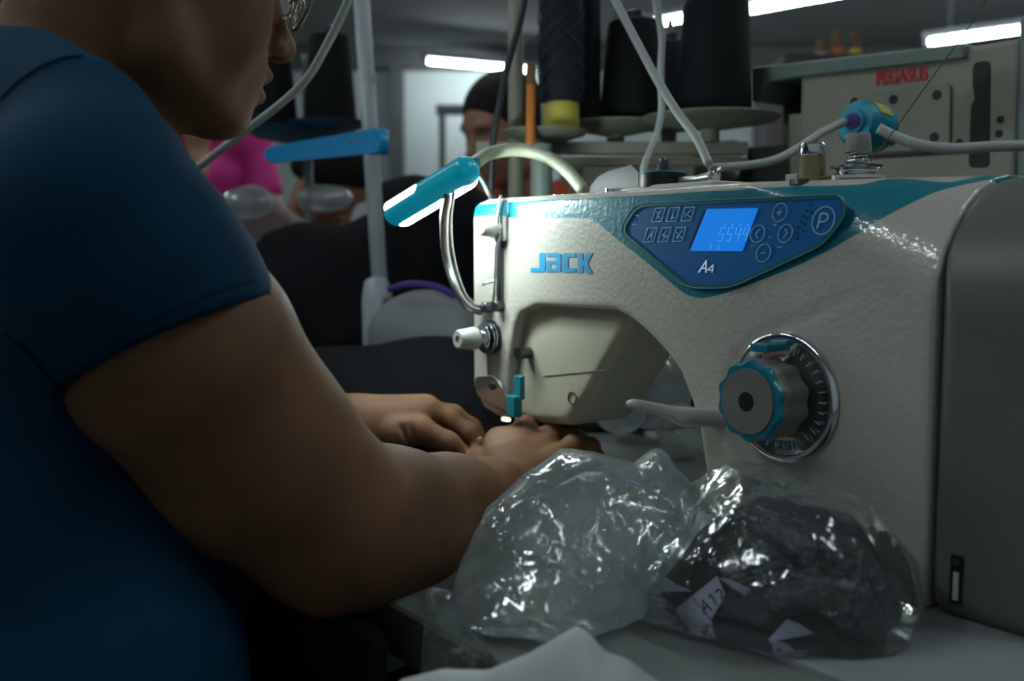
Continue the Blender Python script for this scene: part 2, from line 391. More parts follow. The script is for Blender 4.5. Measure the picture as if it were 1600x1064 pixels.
# person's lips are coloured by place on the skin, set later
# ------------------------------------------------------------------ the room
def struct(name, me, m, bevel=None): return link(name, me, m, kind='structure', bevel=bevel)
def boxo(name, c, d, m, parent=None, R=None, bevel=.0, **k): return link(name, MB().box(c, d, R).me(name), m, parent, bevel=bevel or None, **k)
RX0, RX1, RY0, RY1, RH = -6.0, 7.0, -2.5, 10.5, 3.1
struct('floor', MB().box(((RX0+RX1)/2, (RY0+RY1)/2, -.05), (RX1-RX0+.4, RY1-RY0+.4, .1)).me(), M['floor'])
struct('ceiling', MB().box(((RX0+RX1)/2, (RY0+RY1)/2, RH+.05), (RX1-RX0+.4, RY1-RY0+.4, .1)).me(), M['ceil'])
struct('wall_back', MB().box(((RX0+RX1)/2, RY1+.05, RH/2), (RX1-RX0, .1, RH)).me(), M['wall'])
struct('wall_front', MB().box(((RX0+RX1)/2, RY0-.05, RH/2), (RX1-RX0, .1, RH)).me(), M['wall'])
struct('wall_left', MB().box((RX0-.05, (RY0+RY1)/2, RH/2), (.1, RY1-RY0, RH)).me(), M['wall'])
struct('wall_right', MB().box((RX1+.05, (RY0+RY1)/2, RH/2), (.1, RY1-RY0, RH)).me(), M['wall'])
struct('trim_1', MB().box((0.2, RY1-.12, 2.99), (RX1-RX0-.6, .24, .2)).me(), M['beam'])
struct('trim_2', MB().box(((622-800)/FPX*10.3, RY1-.1, RH/2-.05), (.13, .2, RH-.12)).me(), M['beam'])
struct('trim_3', MB().box(((1215-800)/FPX*10.3, RY1-.1, RH/2-.05), (.5, .2, RH-.12)).me(), M['greyp'])
# dark doors and panels on the back wall at the right
def wallbox(name, x0, x1, z0, z1, m, th=.06, **k):
    a = (x0-800)/FPX*10.3; b = (x1-800)/FPX*10.3
    return boxo(name, ((a+b)/2, RY1-th/2-.002, (z0+z1)/2), (abs(b-a), th, z1-z0), m, **k)
d1 = tag(wallbox('door_1', 1350, 1478, .0, 2.86, M['door']), kind='structure')
d2 = tag(wallbox('door_2', 1245, 1308, .0, 2.86, M['brownp']), kind='structure')
d3 = tag(wallbox('door_3', 1490, 1640, .0, 2.86, M['brownp']), kind='structure')
# ceiling lights
def ceiling_light(c, ang, L, label, group=None):
    e = empty('ceiling_light', c, ang, label=label, cat='light', group=group)
    link('fixture', MB().box((0, 0, .035), (L, .12, .05)).me(), M['pole'], e, bevel=.01)
    link('fluorescent_tube', MB().lathe([(.0, -L/2+.04), (.02, -L/2+.04), (.02, L/2-.04), (0, L/2-.04)], (0, 0, -.012), (1, 0, 0), 16).me(), M['tube'], e, smooth=True)
    for s in (-1, 1): link('tube_holder', MB().box((s*(L/2-.02), 0, -.01), (.04, .05, .05)).me(), M['pole'], e, bevel=.004)
    for s in (-1, 1): link('hanging_rod', MB().lathe([(.006, 0), (.006, RH-c[2]-.06)], (s*L*.35, 0, .06), (0, 0, 1), 8).me(), M['pole'], e)
    return e
ca = P(752, 101, 9.9); ceiling_light(tuple(ca), math.radians(26), 1.2, 'glowing fluorescent tube over the bright far wall, above the person with the hair band')
cb = P(1112, 18, 7.2); ceiling_light(tuple(cb), math.radians(-42), 1.2, 'short stretch of lit fluorescent tube showing between the black thread cones')
cc = P(1250, -2, 6.2); ceiling_light(tuple(cc), math.radians(-42), 1.25, 'lit fluorescent tube cut by the top edge, right of the largest black cone')
cd = P(1580, 46, 7.2); ceiling_light(tuple(cd), math.radians(-42), 1.2, 'lit fluorescent tube just above the far end of the beige overlock machine')
for i, (x, y, a) in enumerate([(-.15, 2.9, -54), (2.0, 1.7, -54), (1.25, 0.25, -54), (-2.4, 2.6, -54), (.2, 5.2, -54), (3.6, 4.2, -54), (-2.6, 6.0, -54), (-1.70, 1.0, 80), (-1.48, -.15, 82)]):  # unseen tubes; last pair added to light the machine's front and shoulder
    ceiling_light((x, y, 2.72), math.radians(a), 1.2, 'unseen fluorescent tube overhead, lighting the sewing tables', 'tubes hanging above the sewing tables out of the frame')

# ------------------------------------------------------------------ the table and the machine's bed
RZ = math.atan2(U[1], U[0])
tb = empty('sewing_table', tuple(M0-UP*TZ), RZ, label='grey laminate sewing table under the machine, plastic bags and hands', cat='table')
link('tabletop', MB().box((.15, .02, TZ-.02), (1.25, .575, .036)).me(), M['tabletop'], tb, bevel=.003)
link('edge_band', MB().box((.15, -.2695, TZ-.02), (1.25, .003, .034)).me(), M['edge'], tb)
for sx in (-.4, .7): link('leg', MB().box((sx, .05, .37), (.04, .4, .74)).me(), M['beam'], tb, bevel=.004)
mach = empty('sewing_machine', tuple(M0), RZ, label='white and teal industrial sewing machine with blue lit control panel', cat='sewing machine')
link('bed', MB().box((.28, -.03, .0), (.72, .205, .006)).me(), M['bed'], mach, bevel=.0015)
# body
poly = np.array([(0, .095), (.02, .072), (.045, .066), (.062, .068), (.0677, .1262), (.077, .16), (.0863, .1763), (.1158, .1853), (.2278, .1861), (.2500, .179), (.2689, .1688), (.2900, .1545), (.3074, .1395), (.32, .118), (.33, .0945), (.338, .059), (.346, .003), (.5325, .003), (.5325, .29), (0.02, .293), (.004, .287), (0, .275)])
def poly_sd(X, Z, pts):
    d = np.full(np.broadcast(X, Z).shape, 1e9); ins = np.zeros(d.shape, bool); n = len(pts)
    for i in range(n):
        a = pts[i]; b = pts[(i+1) % n]; e = b-a; px = X-a[0]; pz = Z-a[1]
        t = np.clip((px*e[0]+pz*e[1])/(e@e), 0, 1); d = np.minimum(d, (px-t*e[0])**2+(pz-t*e[1])**2)
        c = ((a[1] <= Z) & (b[1] > Z)) | ((b[1] <= Z) & (a[1] > Z))
        if abs(e[1]) > 1e-9: ins ^= c & (X < a[0]+(Z-a[1])/e[1]*e[0])
    d = np.sqrt(d); return np.where(ins, -d, d)
def extrude(pts, w0, w1, r):
    lo = (pts[:, 0].min(), w0, pts[:, 1].min()); hi = (pts[:, 0].max(), w1, pts[:, 1].max())
    def fn(X, Y, Z):
        d2 = poly_sd(X[:, 0, 0][:, None], Z[0, 0][None], pts)[:, None, :]+r
        q = np.abs(Y-(w0+w1)/2)-(w1-w0)/2+r
        return (np.minimum(np.maximum(d2, q), 0)+np.sqrt(np.maximum(d2, 0)**2+np.maximum(q, 0)**2)-r).astype(np.float32)
    return fn, lo, hi
G = Grid([axis(-.02, .56, .003), axis(-.02, .16, .003, [(-.01, .02, .0015)]), axis(-.01, .31, .003)])
G.op(extrude(poly, 0, .125, .006))
Ru = lambda u: .006+.088*np.clip((u-.375)/.158, 0, 1)**1.2
def shoulder(D, X, Y, Z):
    R = Ru(X); a = np.maximum(R-Y, 0); b = np.maximum(Z-(.2905-R), 0); d = np.sqrt(a*a+b*b)-R
    D = np.maximum(D, np.where((a > 0) & (b > 0), d, -1))
    return D
G.apply(shoulder)
cr = [F(*p) for p in [(1138, 625), (1140, 588), (1155, 555), (1185, 528), (1225, 508), (1275, 490), (1330, 462)]]
for i, (a, b) in enumerate(zip(cr, cr[1:])): G.op(cone_p((a[0], -.0098-.00012*i, a[2]), (b[0], -.0098-.00012*(i+1), b[2]), .0102, .0102), .003, sub=True)
b2 = np.array([(.04, .064), (.10, .064), (.145, .069), (.156, .078), (.1773, .1013), (.2294, .1683), (.25, .20), (.05, .20)])
body = link('body', G.mesh('body'), None, mach)
G = Grid([axis(.02, .27, .003), axis(0, .12, .003, [(0, .03, .0015)]), axis(.05, .215, .003)])
G.op(extrude(b2, .013, .10, .012)); link('lower_head', G.mesh('lower_head'), M['cream'], mach)
# raised crease round the dial
G = None
mw = mat('machine_enamel_two_tone', lin(.47, .45, .395), .36, spec=.45, coat=.7, bump=.0005, bscale=210, bdet=1, var=.07, vscale=9)
def two_tone(m):
    nt = m.node_tree; N = nt.nodes; L = nt.links; b = N['Principled BSDF']; mx = N[m['mix']]
    tc = N.new('ShaderNodeTexCoord'); sp = N.new('ShaderNodeSeparateXYZ'); L.new(tc.outputs['Object'], sp.inputs[0])
    low = [(737, 338), (760, 338), (820, 341), (880, 341), (905, 341), (922, 343), (940, 353), (956, 367), (1013, 412), (1058, 450), (1070, 459), (1080, 463), (1095, 466), (1112, 464), (1154, 451), (1210, 430), (1266, 406), (1330, 371), (1375, 343), (1421, 319), (1466, 299), (1505, 289), (1530, 284), (1550, 281), (1562, 280)]
    from mathutils.bvhtree import BVHTree
    bv = BVHTree.FromPolygons([v.co[:] for v in body.data.vertices], [p.vertices[:] for p in body.data.polygons])
    Mi = (Matrix.Translation(M0) @ Matrix.Rotation(RZ, 4, 'Z')).inverted(); o_ = Mi @ Vector(C0)
    def uq(pts):
        out = []
        for p in pts:
            d = (Mi.to_3x3() @ Vector(ray(*p))).normalized(); h = bv.ray_cast(o_, d)
            if h[0] is not None and (not out or h[0].x > out[-1][0]+.002): out.append((h[0].x, h[0].z+h[0].y))
        return out
    P2 = uq(low)
    P2 = [(0, P2[0][1])]+[q for q in P2 if q[0] < .531]+[(.5335, P2[-1][1]+.002)]
    ad = N.new('ShaderNodeMath'); L.new(sp.outputs[1], ad.inputs[0]); L.new(sp.outputs[2], ad.inputs[1])
    def fc(P2):
        c = N.new('ShaderNodeFloatCurve'); cu = c.mapping.curves[0]; xs = [(max(0, u)/.6, h/.4) for u, h in P2]
        cu.points[0].location = (0, xs[0][1]); cu.points[1].location = (1, xs[-1][1])
        for x in xs: cu.points.new(x[0], x[1])
        for q in cu.points: q.handle_type = 'AUTO'
        c.mapping.use_clip = False; c.mapping.update()
        dv = N.new('ShaderNodeMath'); dv.operation = 'DIVIDE'; dv.inputs[1].default_value = .6; L.new(sp.outputs[0], dv.inputs[0]); L.new(dv.outputs[0], c.inputs[1])
        ml = N.new('ShaderNodeMath'); ml.operation = 'MULTIPLY'; ml.inputs[1].default_value = .4; L.new(c.outputs[0], ml.inputs[0]); return ml
    lo = fc(P2)
    HQ = uq([(1041, 303), (1100, 299), (1182, 294), (1250, 291), (1300, 290), (1352, 287), (1398, 279)])
    HQ = [(0, .2895), (.1, .2895), (.2, .2870)]+[q for q in HQ if q[0] > .25]+[(.510, .335), (.5335, .39)]
    hi = fc(HQ)
    g1 = N.new('ShaderNodeMath'); g1.operation = 'SUBTRACT'; L.new(ad.outputs[0], g1.inputs[0]); L.new(lo.outputs[0], g1.inputs[1])
    g2 = N.new('ShaderNodeMath'); g2.operation = 'SUBTRACT'; L.new(hi.outputs[0], g2.inputs[0]); L.new(ad.outputs[0], g2.inputs[1])
    mn = N.new('ShaderNodeMath'); mn.operation = 'MINIMUM'; L.new(g1.outputs[0], mn.inputs[0]); L.new(g2.outputs[0], mn.inputs[1])
    g3 = N.new('ShaderNodeMath'); g3.operation = 'SUBTRACT'; g3.inputs[0].default_value = .11; L.new(sp.outputs[1], g3.inputs[1])
    mn2 = N.new('ShaderNodeMath'); mn2.operation = 'MINIMUM'; L.new(mn.outputs[0], mn2.inputs[0]); L.new(g3.outputs[0], mn2.inputs[1])
    mr = N.new('ShaderNodeMapRange'); mr.inputs[1].default_value = -.0002; mr.inputs[2].default_value = .0004; L.new(mn2.outputs[0], mr.inputs[0])
    m2 = N.new('ShaderNodeMix'); m2.data_type = 'RGBA'; m2.inputs[7].default_value = lin(.0, .165, .225); L.new(mx.outputs[2], m2.inputs[6]); L.new(mr.outputs[0], m2.inputs[0]); L.new(m2.outputs[2], b.inputs['Base Color'])
mw.node_tree.nodes['Principled BSDF'].inputs['Coat Roughness'].default_value = .05
two_tone(mw); body.data.materials.append(mw)
# motor cover
cpoly = np.array([(.5335, .0), (.5785, .0), (.5785, .2895), (.5335, .2895)])
G = Grid([axis(.52, .64, .003), axis(-.03, .18, .003), axis(-.01, .31, .003)])
def cover(X, Y, Z):   # a rounded box with a rounded shoulder
    q = [np.abs(X-.575)-.0415+.014, np.abs(Y-.066)-.066+.014, np.abs(Z-.1455)-.1435+.014]
    q = np.broadcast_arrays(*q); d = np.minimum(np.maximum(np.maximum(q[0], q[1]), q[2]), 0)+np.sqrt(sum(np.maximum(v, 0)**2 for v in q))-.014
    R = .094; a = np.maximum(R-Y, 0); b = np.maximum(Z-(.289-R), 0); e = np.sqrt(a*a+b*b)-R
    d = np.maximum(d, np.where((a > 0) & (b > 0), e, -1))
    return d
G.op((cover, (.53, 0, 0), (.62, .14, .29)))
cov = link('motor_cover', G.mesh('cover'), M['cover'], mach)
fx = F(1495, 905, -.0005)
usb = link('usb_port', MB().box((fx[0], -.0005, fx[2]), (.0075, .003, .031)).me(), M['darksteel'], cov)
link('port_slot', MB().box((fx[0]+.0006, -.0024, fx[2]-.004), (.0035, .0012, .018)).me(), M['lightplastic'], usb)
link('port_light', MB().box((fx[0]+.0004, -.0024, fx[2]+.0115), (.0035, .0012, .004)).me(), M['steel'], usb)
# handwheel on the right end
hw = link('handwheel', MB().lathe([(.0, 0), (.045, 0), (.058, .004), (.062, .012), (.062, .022), (.052, .028), (.03, .03), (.024, .036), (0, .036)], (.6175, .085, .165), (1, 0, 0), 48).me(), M['lightplastic'], mach, smooth=True)
link('hub', MB().lathe([(0, 0), (.022, 0), (.02, .006), (0, .006)], (.6535, .085, .165), (1, 0, 0), 32).me(), M['black'], hw, smooth=True)
link('cover_latch', MB().lathe([(0, 0), (.007, 0), (.007, .008), (0, .008)], (.6165, .028, .125), (1, 0, 0), 20).me(), M['black'], mach, smooth=True)

# ---- flat work on the front face
def fpoly(name, px, w, th, m, parent, hole=None, **k):
    mb = MB(); A = [F(x, y, 0) for x, y in px]
    if hole is None: mb.prism([(a[0], w, a[2]) for a in A], (0, -th, 0))
    else:
        B = [F(x, y, 0) for x, y in hole]; n = len(A)
        V = [(a[0], w, a[2]) for a in A]+[(b[0], w, b[2]) for b in B]+[(a[0], w-th, a[2]) for a in A]+[(b[0], w-th, b[2]) for b in B]
        Fc = []
        for i in range(n):
            j = (i+1) % n
            Fc += [(2*n+i, 2*n+j, 3*n+j, 3*n+i), (i, j, 2*n+j, 2*n+i), (n+i, n+j, 3*n+j, 3*n+i)]
        mb.add(V, Fc)
    return link(name, mb.me(), m, parent, **k)
def roundpoly(pts, r=10, n=6):
    out = []; pts = [np.array(p, float) for p in pts]; N_ = len(pts)
    for i in range(N_):
        a, b, c = pts[i-1], pts[i], pts[(i+1) % N_]; u = (a-b); v = (c-b); lu = np.linalg.norm(u); lv = np.linalg.norm(v); q = min(r, lu*.45, lv*.45)
        s = b+u/lu*q; e = b+v/lv*q
        for k in range(n+1):
            t = k/n; out.append((1-t)**2*s+2*t*(1-t)*b+t*t*e)
    return out
def inset(pts, d):
    pts = [np.array(p, float) for p in pts]; c = sum(pts)/len(pts); out = []; n = len(pts)
    area = sum(pts[i][0]*pts[(i+1) % n][1]-pts[(i+1) % n][0]*pts[i][1] for i in range(n)); sg = 1 if area > 0 else -1
    for i in range(n):
        t = pts[(i+1) % n]-pts[i-1]; t /= np.linalg.norm(t)+1e-9; out.append(pts[i]+sg*d*np.array([-t[1], t[0]]))
    return out
Z6 = lambda x, y: (900+x/3.547, 220+y/3.547)
outer = roundpoly([(974, 352), (996, 317.5), (1318, 302.5), (1328, 335), (1292, 383), (1145, 451.5), (1075, 451.5), (975, 368)], 22)
rim = inset(outer, 2.0); inn = inset(outer, 6.5)
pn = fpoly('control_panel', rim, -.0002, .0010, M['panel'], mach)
fpoly('panel_frame', outer, -.0002, .0024, M['gasket'], pn, hole=inn)
link('frame_line', MB().tube([(lambda q: (q[0], -.0026, q[2]))(F(p[0], p[1])) for p in inset(outer, 1)]+[(lambda q: (q[0], -.0026, q[2]))(F(*inset(outer, 1)[0]))], .0005, 6, 1).me(), M['tealf'], pn)
PWZ = -.0013
lcd = fpoly('display', [Z6(735, 378), Z6(1018, 373), Z6(930, 612), Z6(640, 610)], PWZ, .0006, M['lcd'], pn)
fpoly('display_edge', [Z6(714, 385), Z6(722, 385), Z6(636, 600), Z6(628, 600)], PWZ, .0003, M['black'], pn)
def seg_digit(ch, x, y, w, h, sh):   # seven-segment digit, zoom-6 coordinates
    on = {'5': 'afgcd', '4': 'fgbc', '1': 'bc'}[ch]
    pt = {'a': ((0, 0), (1, 0)), 'b': ((1, 0), (1, .5)), 'c': ((1, .5), (1, 1)), 'd': ((0, 1), (1, 1)), 'e': ((0, .5), (0, 1)), 'f': ((0, 0), (0, .5)), 'g': ((0, .5), (1, .5))}
    return [[(x+a*w+(1-b)*sh, y+b*h) for a, b in pt[c]] for c in on]
def strokes(lines, w, wd, parent, name, m, conv=Z6, depth=.0004):
    mb = MB()
    for ln in lines:
        Q = [np.array(F(*conv(*p))) for p in ln]
        for q in Q: q[1] = w
        for a, b in zip(Q, Q[1:]):
            d = b-a; L_ = np.linalg.norm(d)
            if L_ < 1e-6: continue
            d /= L_; n = np.array([-d[2], 0, d[0]]); a2 = a-d*wd*.3; b2 = b+d*wd*.3
            mb.prism([a2-n*wd/2, b2-n*wd/2, b2+n*wd/2, a2+n*wd/2], (0, -depth, 0))
    return link(name, mb.me(), m, parent)
def circ(x, y, rx, ry, n=28, tilt=.35): return [(x+rx*math.cos(a)+tilt*0*ry, y+ry*math.sin(a)-0.0*rx) for a in [2*math.pi*i/n for i in range(n+1)]]
def ell(x, y, rx, ry, rot=-.5, n=28):
    out = []
    for i in range(n+1):
        a = 2*math.pi*i/n; p, q = rx*math.cos(a), ry*math.sin(a); out.append((x+p*math.cos(rot)-q*math.sin(rot), y+p*math.sin(rot)+q*math.cos(rot)))
    return out
digs = []
for i, ch in enumerate('5544'): digs += seg_digit(ch, 795+i*44, 482, 24, 72, 20)
strokes(digs, PWZ-.0007, .0006, lcd, 'digits', M['lcdseg'])
strokes([[(835+i*42, 470), (840+i*42, 460)] for i in range(4)]+[[(755, 605), (762, 575)], [(800, 605), (806, 580)]], PWZ-.0007, .0006, lcd, 'small_marks', M['lcdseg'])
for i, (x, y) in enumerate([(465, 412), (545, 410), (628, 408), (420, 523), (500, 522), (580, 520)]):
    w2, h2, s = 27, 38, 11
    b = strokes([[(x-w2+s, y-h2), (x+w2+s, y-h2-3), (x+w2-s, y+h2-3), (x-w2-s, y+h2), (x-w2+s, y-h2)]], PWZ-.0002, .0006, pn, 'function_key', M['silk'])
    ic = [[[(x-14, y+22), (x+16, y-24)], [(x-10, y-18), (x+4, y-6)], [(x+2, y+8), (x+10, y+20)]],
          [[(x+6, y-25), (x-6, y+24)], [(x-2, y+10), (x-12, y+24)], [(x-4, y+8), (x+8, y+20)]],
          [[(x+18, y-24), (x-4, y), (x+14, y+16)], [(x-12, y-10), (x-16, y+18)]],
          [[(x-18, y+24), (x+14, y-20), (x+6, y+22)], [(x-10, y+8), (x+6, y+6)]],
          [[(x+10, y-22), (x-12, y+2), (x+8, y+4), (x-8, y+24)], [(x+14, y+2), (x+12, y+18)]],
          [[(x-16, y-16), (x+14, y+20)], [(x+16, y-22), (x-14, y+22)], [(x-16, y+8), (x-2, y+20)]]][i]
    strokes(ic, PWZ-.0002, .0006, b, 'key_icon', M['silk'])
for (x, y, rx, ry, ic, nm) in [(1138, 397, 38, 52, [[(1120, 397), (1152, 395)], [(1140, 378), (1133, 415)]], 'plus_key'),
        (1015, 515, 37, 50, [[(1026, 492), (1004, 516), (1014, 540)]], 'left_key'), (1168, 513, 37, 52, [[(1166, 488), (1180, 512), (1158, 538)]], 'right_key'),
        (1047, 622, 37, 52, [[(1032, 623), (1058, 621)]], 'minus_key'),
        (1380, 442, 59, 80, [[(1345, 485), (1365, 405), (1388, 402), (1404, 410), (1406, 425), (1396, 442), (1378, 449), (1358, 449)]], 'program_key')]:
    b = strokes([ell(x, y, rx, ry, .42)], PWZ-.0002, .0006 if nm != 'program_key' else .0008, pn, nm, M['silk'])
    strokes(ic, PWZ-.0002, .0006 if nm != 'program_key' else .0012, b, 'key_symbol', M['silk'])
dots = [(1307, 357), (1287, 387), (1266, 417), (1253, 448), (1241, 480), (1232, 509), (1235, 540), (1312, 395), (1290, 430), (1276, 465), (1268, 500), (337, 438)]
for x, y in dots: strokes([[(x-2, y), (x+2, y)]], PWZ-.0001, .0014, pn, 'indicator_dot', M['black'])
strokes([[(1102, 463), (1120, 463)], [(1104, 470), (1116, 470)], [(1076, 535), (1092, 535)], [(980, 580), (998, 580)], [(1122, 590), (1150, 590)], [(335, 413), (360, 417)], [(315, 462), (340, 464)]], PWZ-.0001, .0005, pn, 'key_captions', M['silk'])
strokes([[(688, 728), (730, 665), (728, 728)], [(703, 706), (728, 706)]], PWZ-.0002, .0012, pn, 'model_letter', M['badge'])
strokes([[(762, 728), (768, 688), (738, 716), (768, 716)]], PWZ-.0002, .0008, pn, 'model_digit', M['badge'])
# maker's name
Z5 = lambda x, y: (580+x/3.5475, 220+y/3.5475)
def letter(polys, nm):
    mb = MB()
    for pl in polys:
        A = [F(*Z5(*p)) for p in pl]; mb.prism([(a[0], -.0001, a[2]) for a in A], (0, -.0005, 0))
    return link(nm, mb.me(), M['logo'], mach)
letter([[(934, 621), (967, 621), (967, 712), (961, 727), (887, 727), (887, 704), (934, 704)]], 'logo_letter')
letter([[(978, 621), (1042, 621), (1054, 628), (1054, 727), (1026, 727), (1026, 644), (978, 644)], [(974, 672), (980, 664), (1026, 664), (1026, 682), (998, 682), (998, 710), (1026, 710), (1026, 728), (980, 728), (974, 720)]], 'logo_letter')
letter([[(1072, 622), (1136, 622), (1136, 646), (1094, 646), (1094, 706), (1136, 706), (1136, 730), (1072, 730), (1063, 720), (1063, 632)]], 'logo_letter')
letter([[(1148, 622), (1175, 622), (1175, 732), (1148, 732)], [(1175, 664), (1200, 622), (1232, 622), (1202, 675), (1230, 735), (1198, 735), (1175, 690)]], 'logo_letter')

# ---- stitch dial
dc = F(1225, 620); DX, DH = dc[0], dc[2]
dial = link('stitch_dial', MB().lathe([(.030, .001), (.0485, .001), (.0488, -.003), (.046, -.005), (.0425, -.0045), (.040, -.0025), (.031, -.0015), (.0, -.0015)], (DX, 0, DH), (0, 1, 0), 64).me(), M['chrome'], mach, smooth=True)
mb = MB()
for i in range(30):
    a = 2*math.pi*i/30; r0, r1 = .0335, .0385 if i % 3 else .0395; ca_, sa_ = math.cos(a), math.sin(a)
    mb.box((DX+ca_*(r0+r1)/2, -.0036, DH+sa_*(r0+r1)/2), (r1-r0, .001, .0007), R=(np.array([ca_, 0, sa_]), np.array([0, 1, 0]), np.array([-sa_, 0, ca_])))
link('dial_scale', mb.me(), M['lightplastic'], dial)
scal = lambda a: 1+.045*math.cos(10*a)
kn = link('knob', MB().lathe([(.026, -.006), (.0288, -.009), (.0292, -.016), (.0285, -.033), (.0265, -.036), (.0, -.036)], (DX, 0, DH), (0, 1, 0), 120, mod=scal).me(), M['knobgrey'], dial, smooth=True)
link('teal_ring', smooth_angle(MB().lathe([(.0, -.0352), (.0290, -.0352), (.0288, -.0385), (.0275, -.040), (.0, -.040)], (DX, 0, DH), (0, 1, 0), 120, mod=scal).me()), M['teal'], kn)
link('knob_face', smooth_angle(MB().lathe([(.0, -.0395), (.0238, -.0395), (.0235, -.0418), (.007, -.0420), (.0065, -.0405), (0, -.0405)], (DX, 0, DH), (0, 1, 0), 64).me()), M['knobgrey'], kn)
link('bore', MB().lathe([(0, -.0409), (.0066, -.0409), (.0066, -.0424), (0, -.0424)], (DX, 0, DH), (0, 1, 0), 32).me(), M['black'], kn)
link('release_tab', MB().box((DX-.004, -.014, DH+.0375), (.016, .024, .006)).me(), M['teal'], dial, bevel=.0015)
# ---- reverse lever
a = F(1090, 650, -.012); b = F(992, 631, -.055)
G = Grid([axis(min(b[0], a[0])-.02, a[0]+.04, .0012), axis(-.07, .01, .0012), axis(min(a[2], b[2])-.02, max(a[2], b[2])+.02, .0012)])
Bl = (np.array([1, 0, 0]), np.array([0, 1, 0]), np.array([0, 0, 1]))
G.op(ecap_p(b, (a[0]-.004, -.024, a[2]+.001), .0075, .0105, Bl, (1, 1, .52)), 0, pad=.02)
G.op(ecap_p((a[0]-.002, -.024, a[2]), (a[0]+.012, .004, a[2]-.001), .0105, .0105, Bl, (1, 1, .72)), .006, pad=.02)
link('reverse_lever', G.mesh('lever'), M['lightplastic'], mach)
# ---- head fittings: (positions on the front plane)
def disc(px, py, r, w0, w1, m, nm, parent=mach, prof=None, n=32):
    q = F(px, py, w0); pr = prof or [(0, w0), (r*.92, w0), (r, w0-.0006), (r, w1+.0006), (r*.9, w1), (0, w1)]
    return link(nm, smooth_angle(MB().lathe(pr, (q[0], 0, q[2]), (0, 1, 0), n).me()), m, parent)
pt = disc(775, 353, .0125, .001, -.006, M['darksteel'], 'thread_guide')
q = F(766, 354, -.012)
link('guide_knob', smooth_angle(MB().lathe([(0, -.006), (.0105, -.006), (.0115, -.010), (.0100, -.024), (.0078, -.027), (0, -.027)], (q[0]+.004, 0, q[2]), (0, 1, 0), 32).me()), M['lightplastic'], pt)
q = F(793, 342); sl = link('take_up_slot', MB().tube([(q[0]+.002, -.004, q[2]+.020), (q[0], -.006, q[2]+.004), (q[0]-.001, -.004, q[2]-.022)], [.003, .0055, .0045], 10, 5, flat=.5).me(), M['steel'], mach, smooth=True)
link('take_up_lever', MB().tube([(q[0]+.002, -.010, q[2]+.024), (q[0]+.001, -.012, q[2]+.0), (q[0]-.002, -.009, q[2]-.020)], .0018, 8, 5).me(), M['chrome'], sl, smooth=True)
a = F(788, 372); b = F(781, 482)
link('guide_rail', MB().box(((a[0]+b[0])/2, -.0025, (a[2]+b[2])/2), (.007, .005, a[2]-b[2])).me(), M['darksteel'], mach, bevel=.001)
link('guide_wire', MB().tube([(a[0]-.003, -.008, a[2]), (a[0]-.0032, -.009, (a[2]+b[2])/2), (b[0]-.001, -.008, b[2])], .0013, 8, 4).me(), M['chrome'], mach, smooth=True)
q = F(772, 442); link('thread_hook', MB().tube([(q[0]+.008, -.004, q[2]+.003), (q[0], -.010, q[2]), (q[0]-.005, -.010, q[2]-.002)], .0016, 8, 4).me(), M['chrome'], mach, smooth=True)
for (x, y) in ((768, 480), (785, 478)): disc(x, y, .006, .001, -.010, M['darksteel'], 'screw')
td = disc(770, 527, .018, .001, -.003, M['darksteel'], 'tension_assembly')
q = F(770, 527)
for k, (r, w) in enumerate([(.0165, -.004), (.0165, -.0075), (.0135, -.0115)]):
    link('tension_disc', smooth_angle(MB().lathe([(.002, w), (r, w-.001), (r, w-.0022), (.002, w-.003)], (q[0], 0, q[2]), (0, 1, 0), 32).me()), M['chrome'], td)
link('tension_spring', MB().tube([(q[0]+.007*math.cos(t), -.014-.0018*t/2, q[2]+.007*math.sin(t)) for t in np.linspace(0, 25, 60)], .0009, 6, 1).me(), M['chrome'], td, smooth=True)
link('tension_knob', smooth_angle(MB().lathe([(0, -.022), (.0115, -.022), (.0120, -.024), (.0098, -.042), (.0085, -.044), (.004, -.044), (.0038, -.041), (0, -.041)], (q[0], 0, q[2]), (0, 1, 0), 32).me()), M['lightplastic'], td)
q = F(768, 590); pl = [(q[0]-.014, q[2]+.062), (q[0]+.012, q[2]+.062)]
link('face_rib', MB().box((q[0]-.004, -.002, q[2]+.02), (.004, .004, .055)).me(), M['lightplastic'], mach, bevel=.001)
q = F(768, 606)
lo = fpoly('lower_plate', roundpoly([(748, 588), (778, 585), (792, 605), (806, 640), (800, 644), (752, 618)], 8), -.002, .004, M['steel'], mach, bevel=.001)
disc(770, 603, .004, -.006, -.009, M['darksteel'], 'plate_screw', lo)
q = F(812, 552, 0); link('set_screw', MB().lathe([(0, .012), (.006, .012), (.006, -.003), (0, -.003)], (q[0], 0, q[2]), (0, 1, 0), 20).me(), M['darksteel'], mach)
q = F(900, 558, .013)
a = F(812, 600, -.004); b = F(808, 640, -.006)
fg = link('finger_guard', MB().box((a[0]+.002, -.006, a[2]-.003), (.0125, .006, .024)).me(), M['teal'], mach, bevel=.0015)
link('guard_foot', MB().box((b[0]+.0005, -.010, b[2]+.004), (.015, .010, .022)).me(), M['teal'], fg, bevel=.002)
q = F(895, 622, .013)
link('oil_plug', MB().tube([(q[0]+.006*math.cos(t), .0122, q[2]+.006*math.sin(t)) for t in np.linspace(0, 6.2832, 25)], .0007, 6, 1).me(), M['brown'], mach, smooth=True)
a = F(850, 588, .013); b = F(952, 578, .013)
link('seam_line', MB().tube([(a[0], .0128, a[2]), (b[0], .0128, b[2])], .0006, 6, 1).me(), M['brown'], mach)
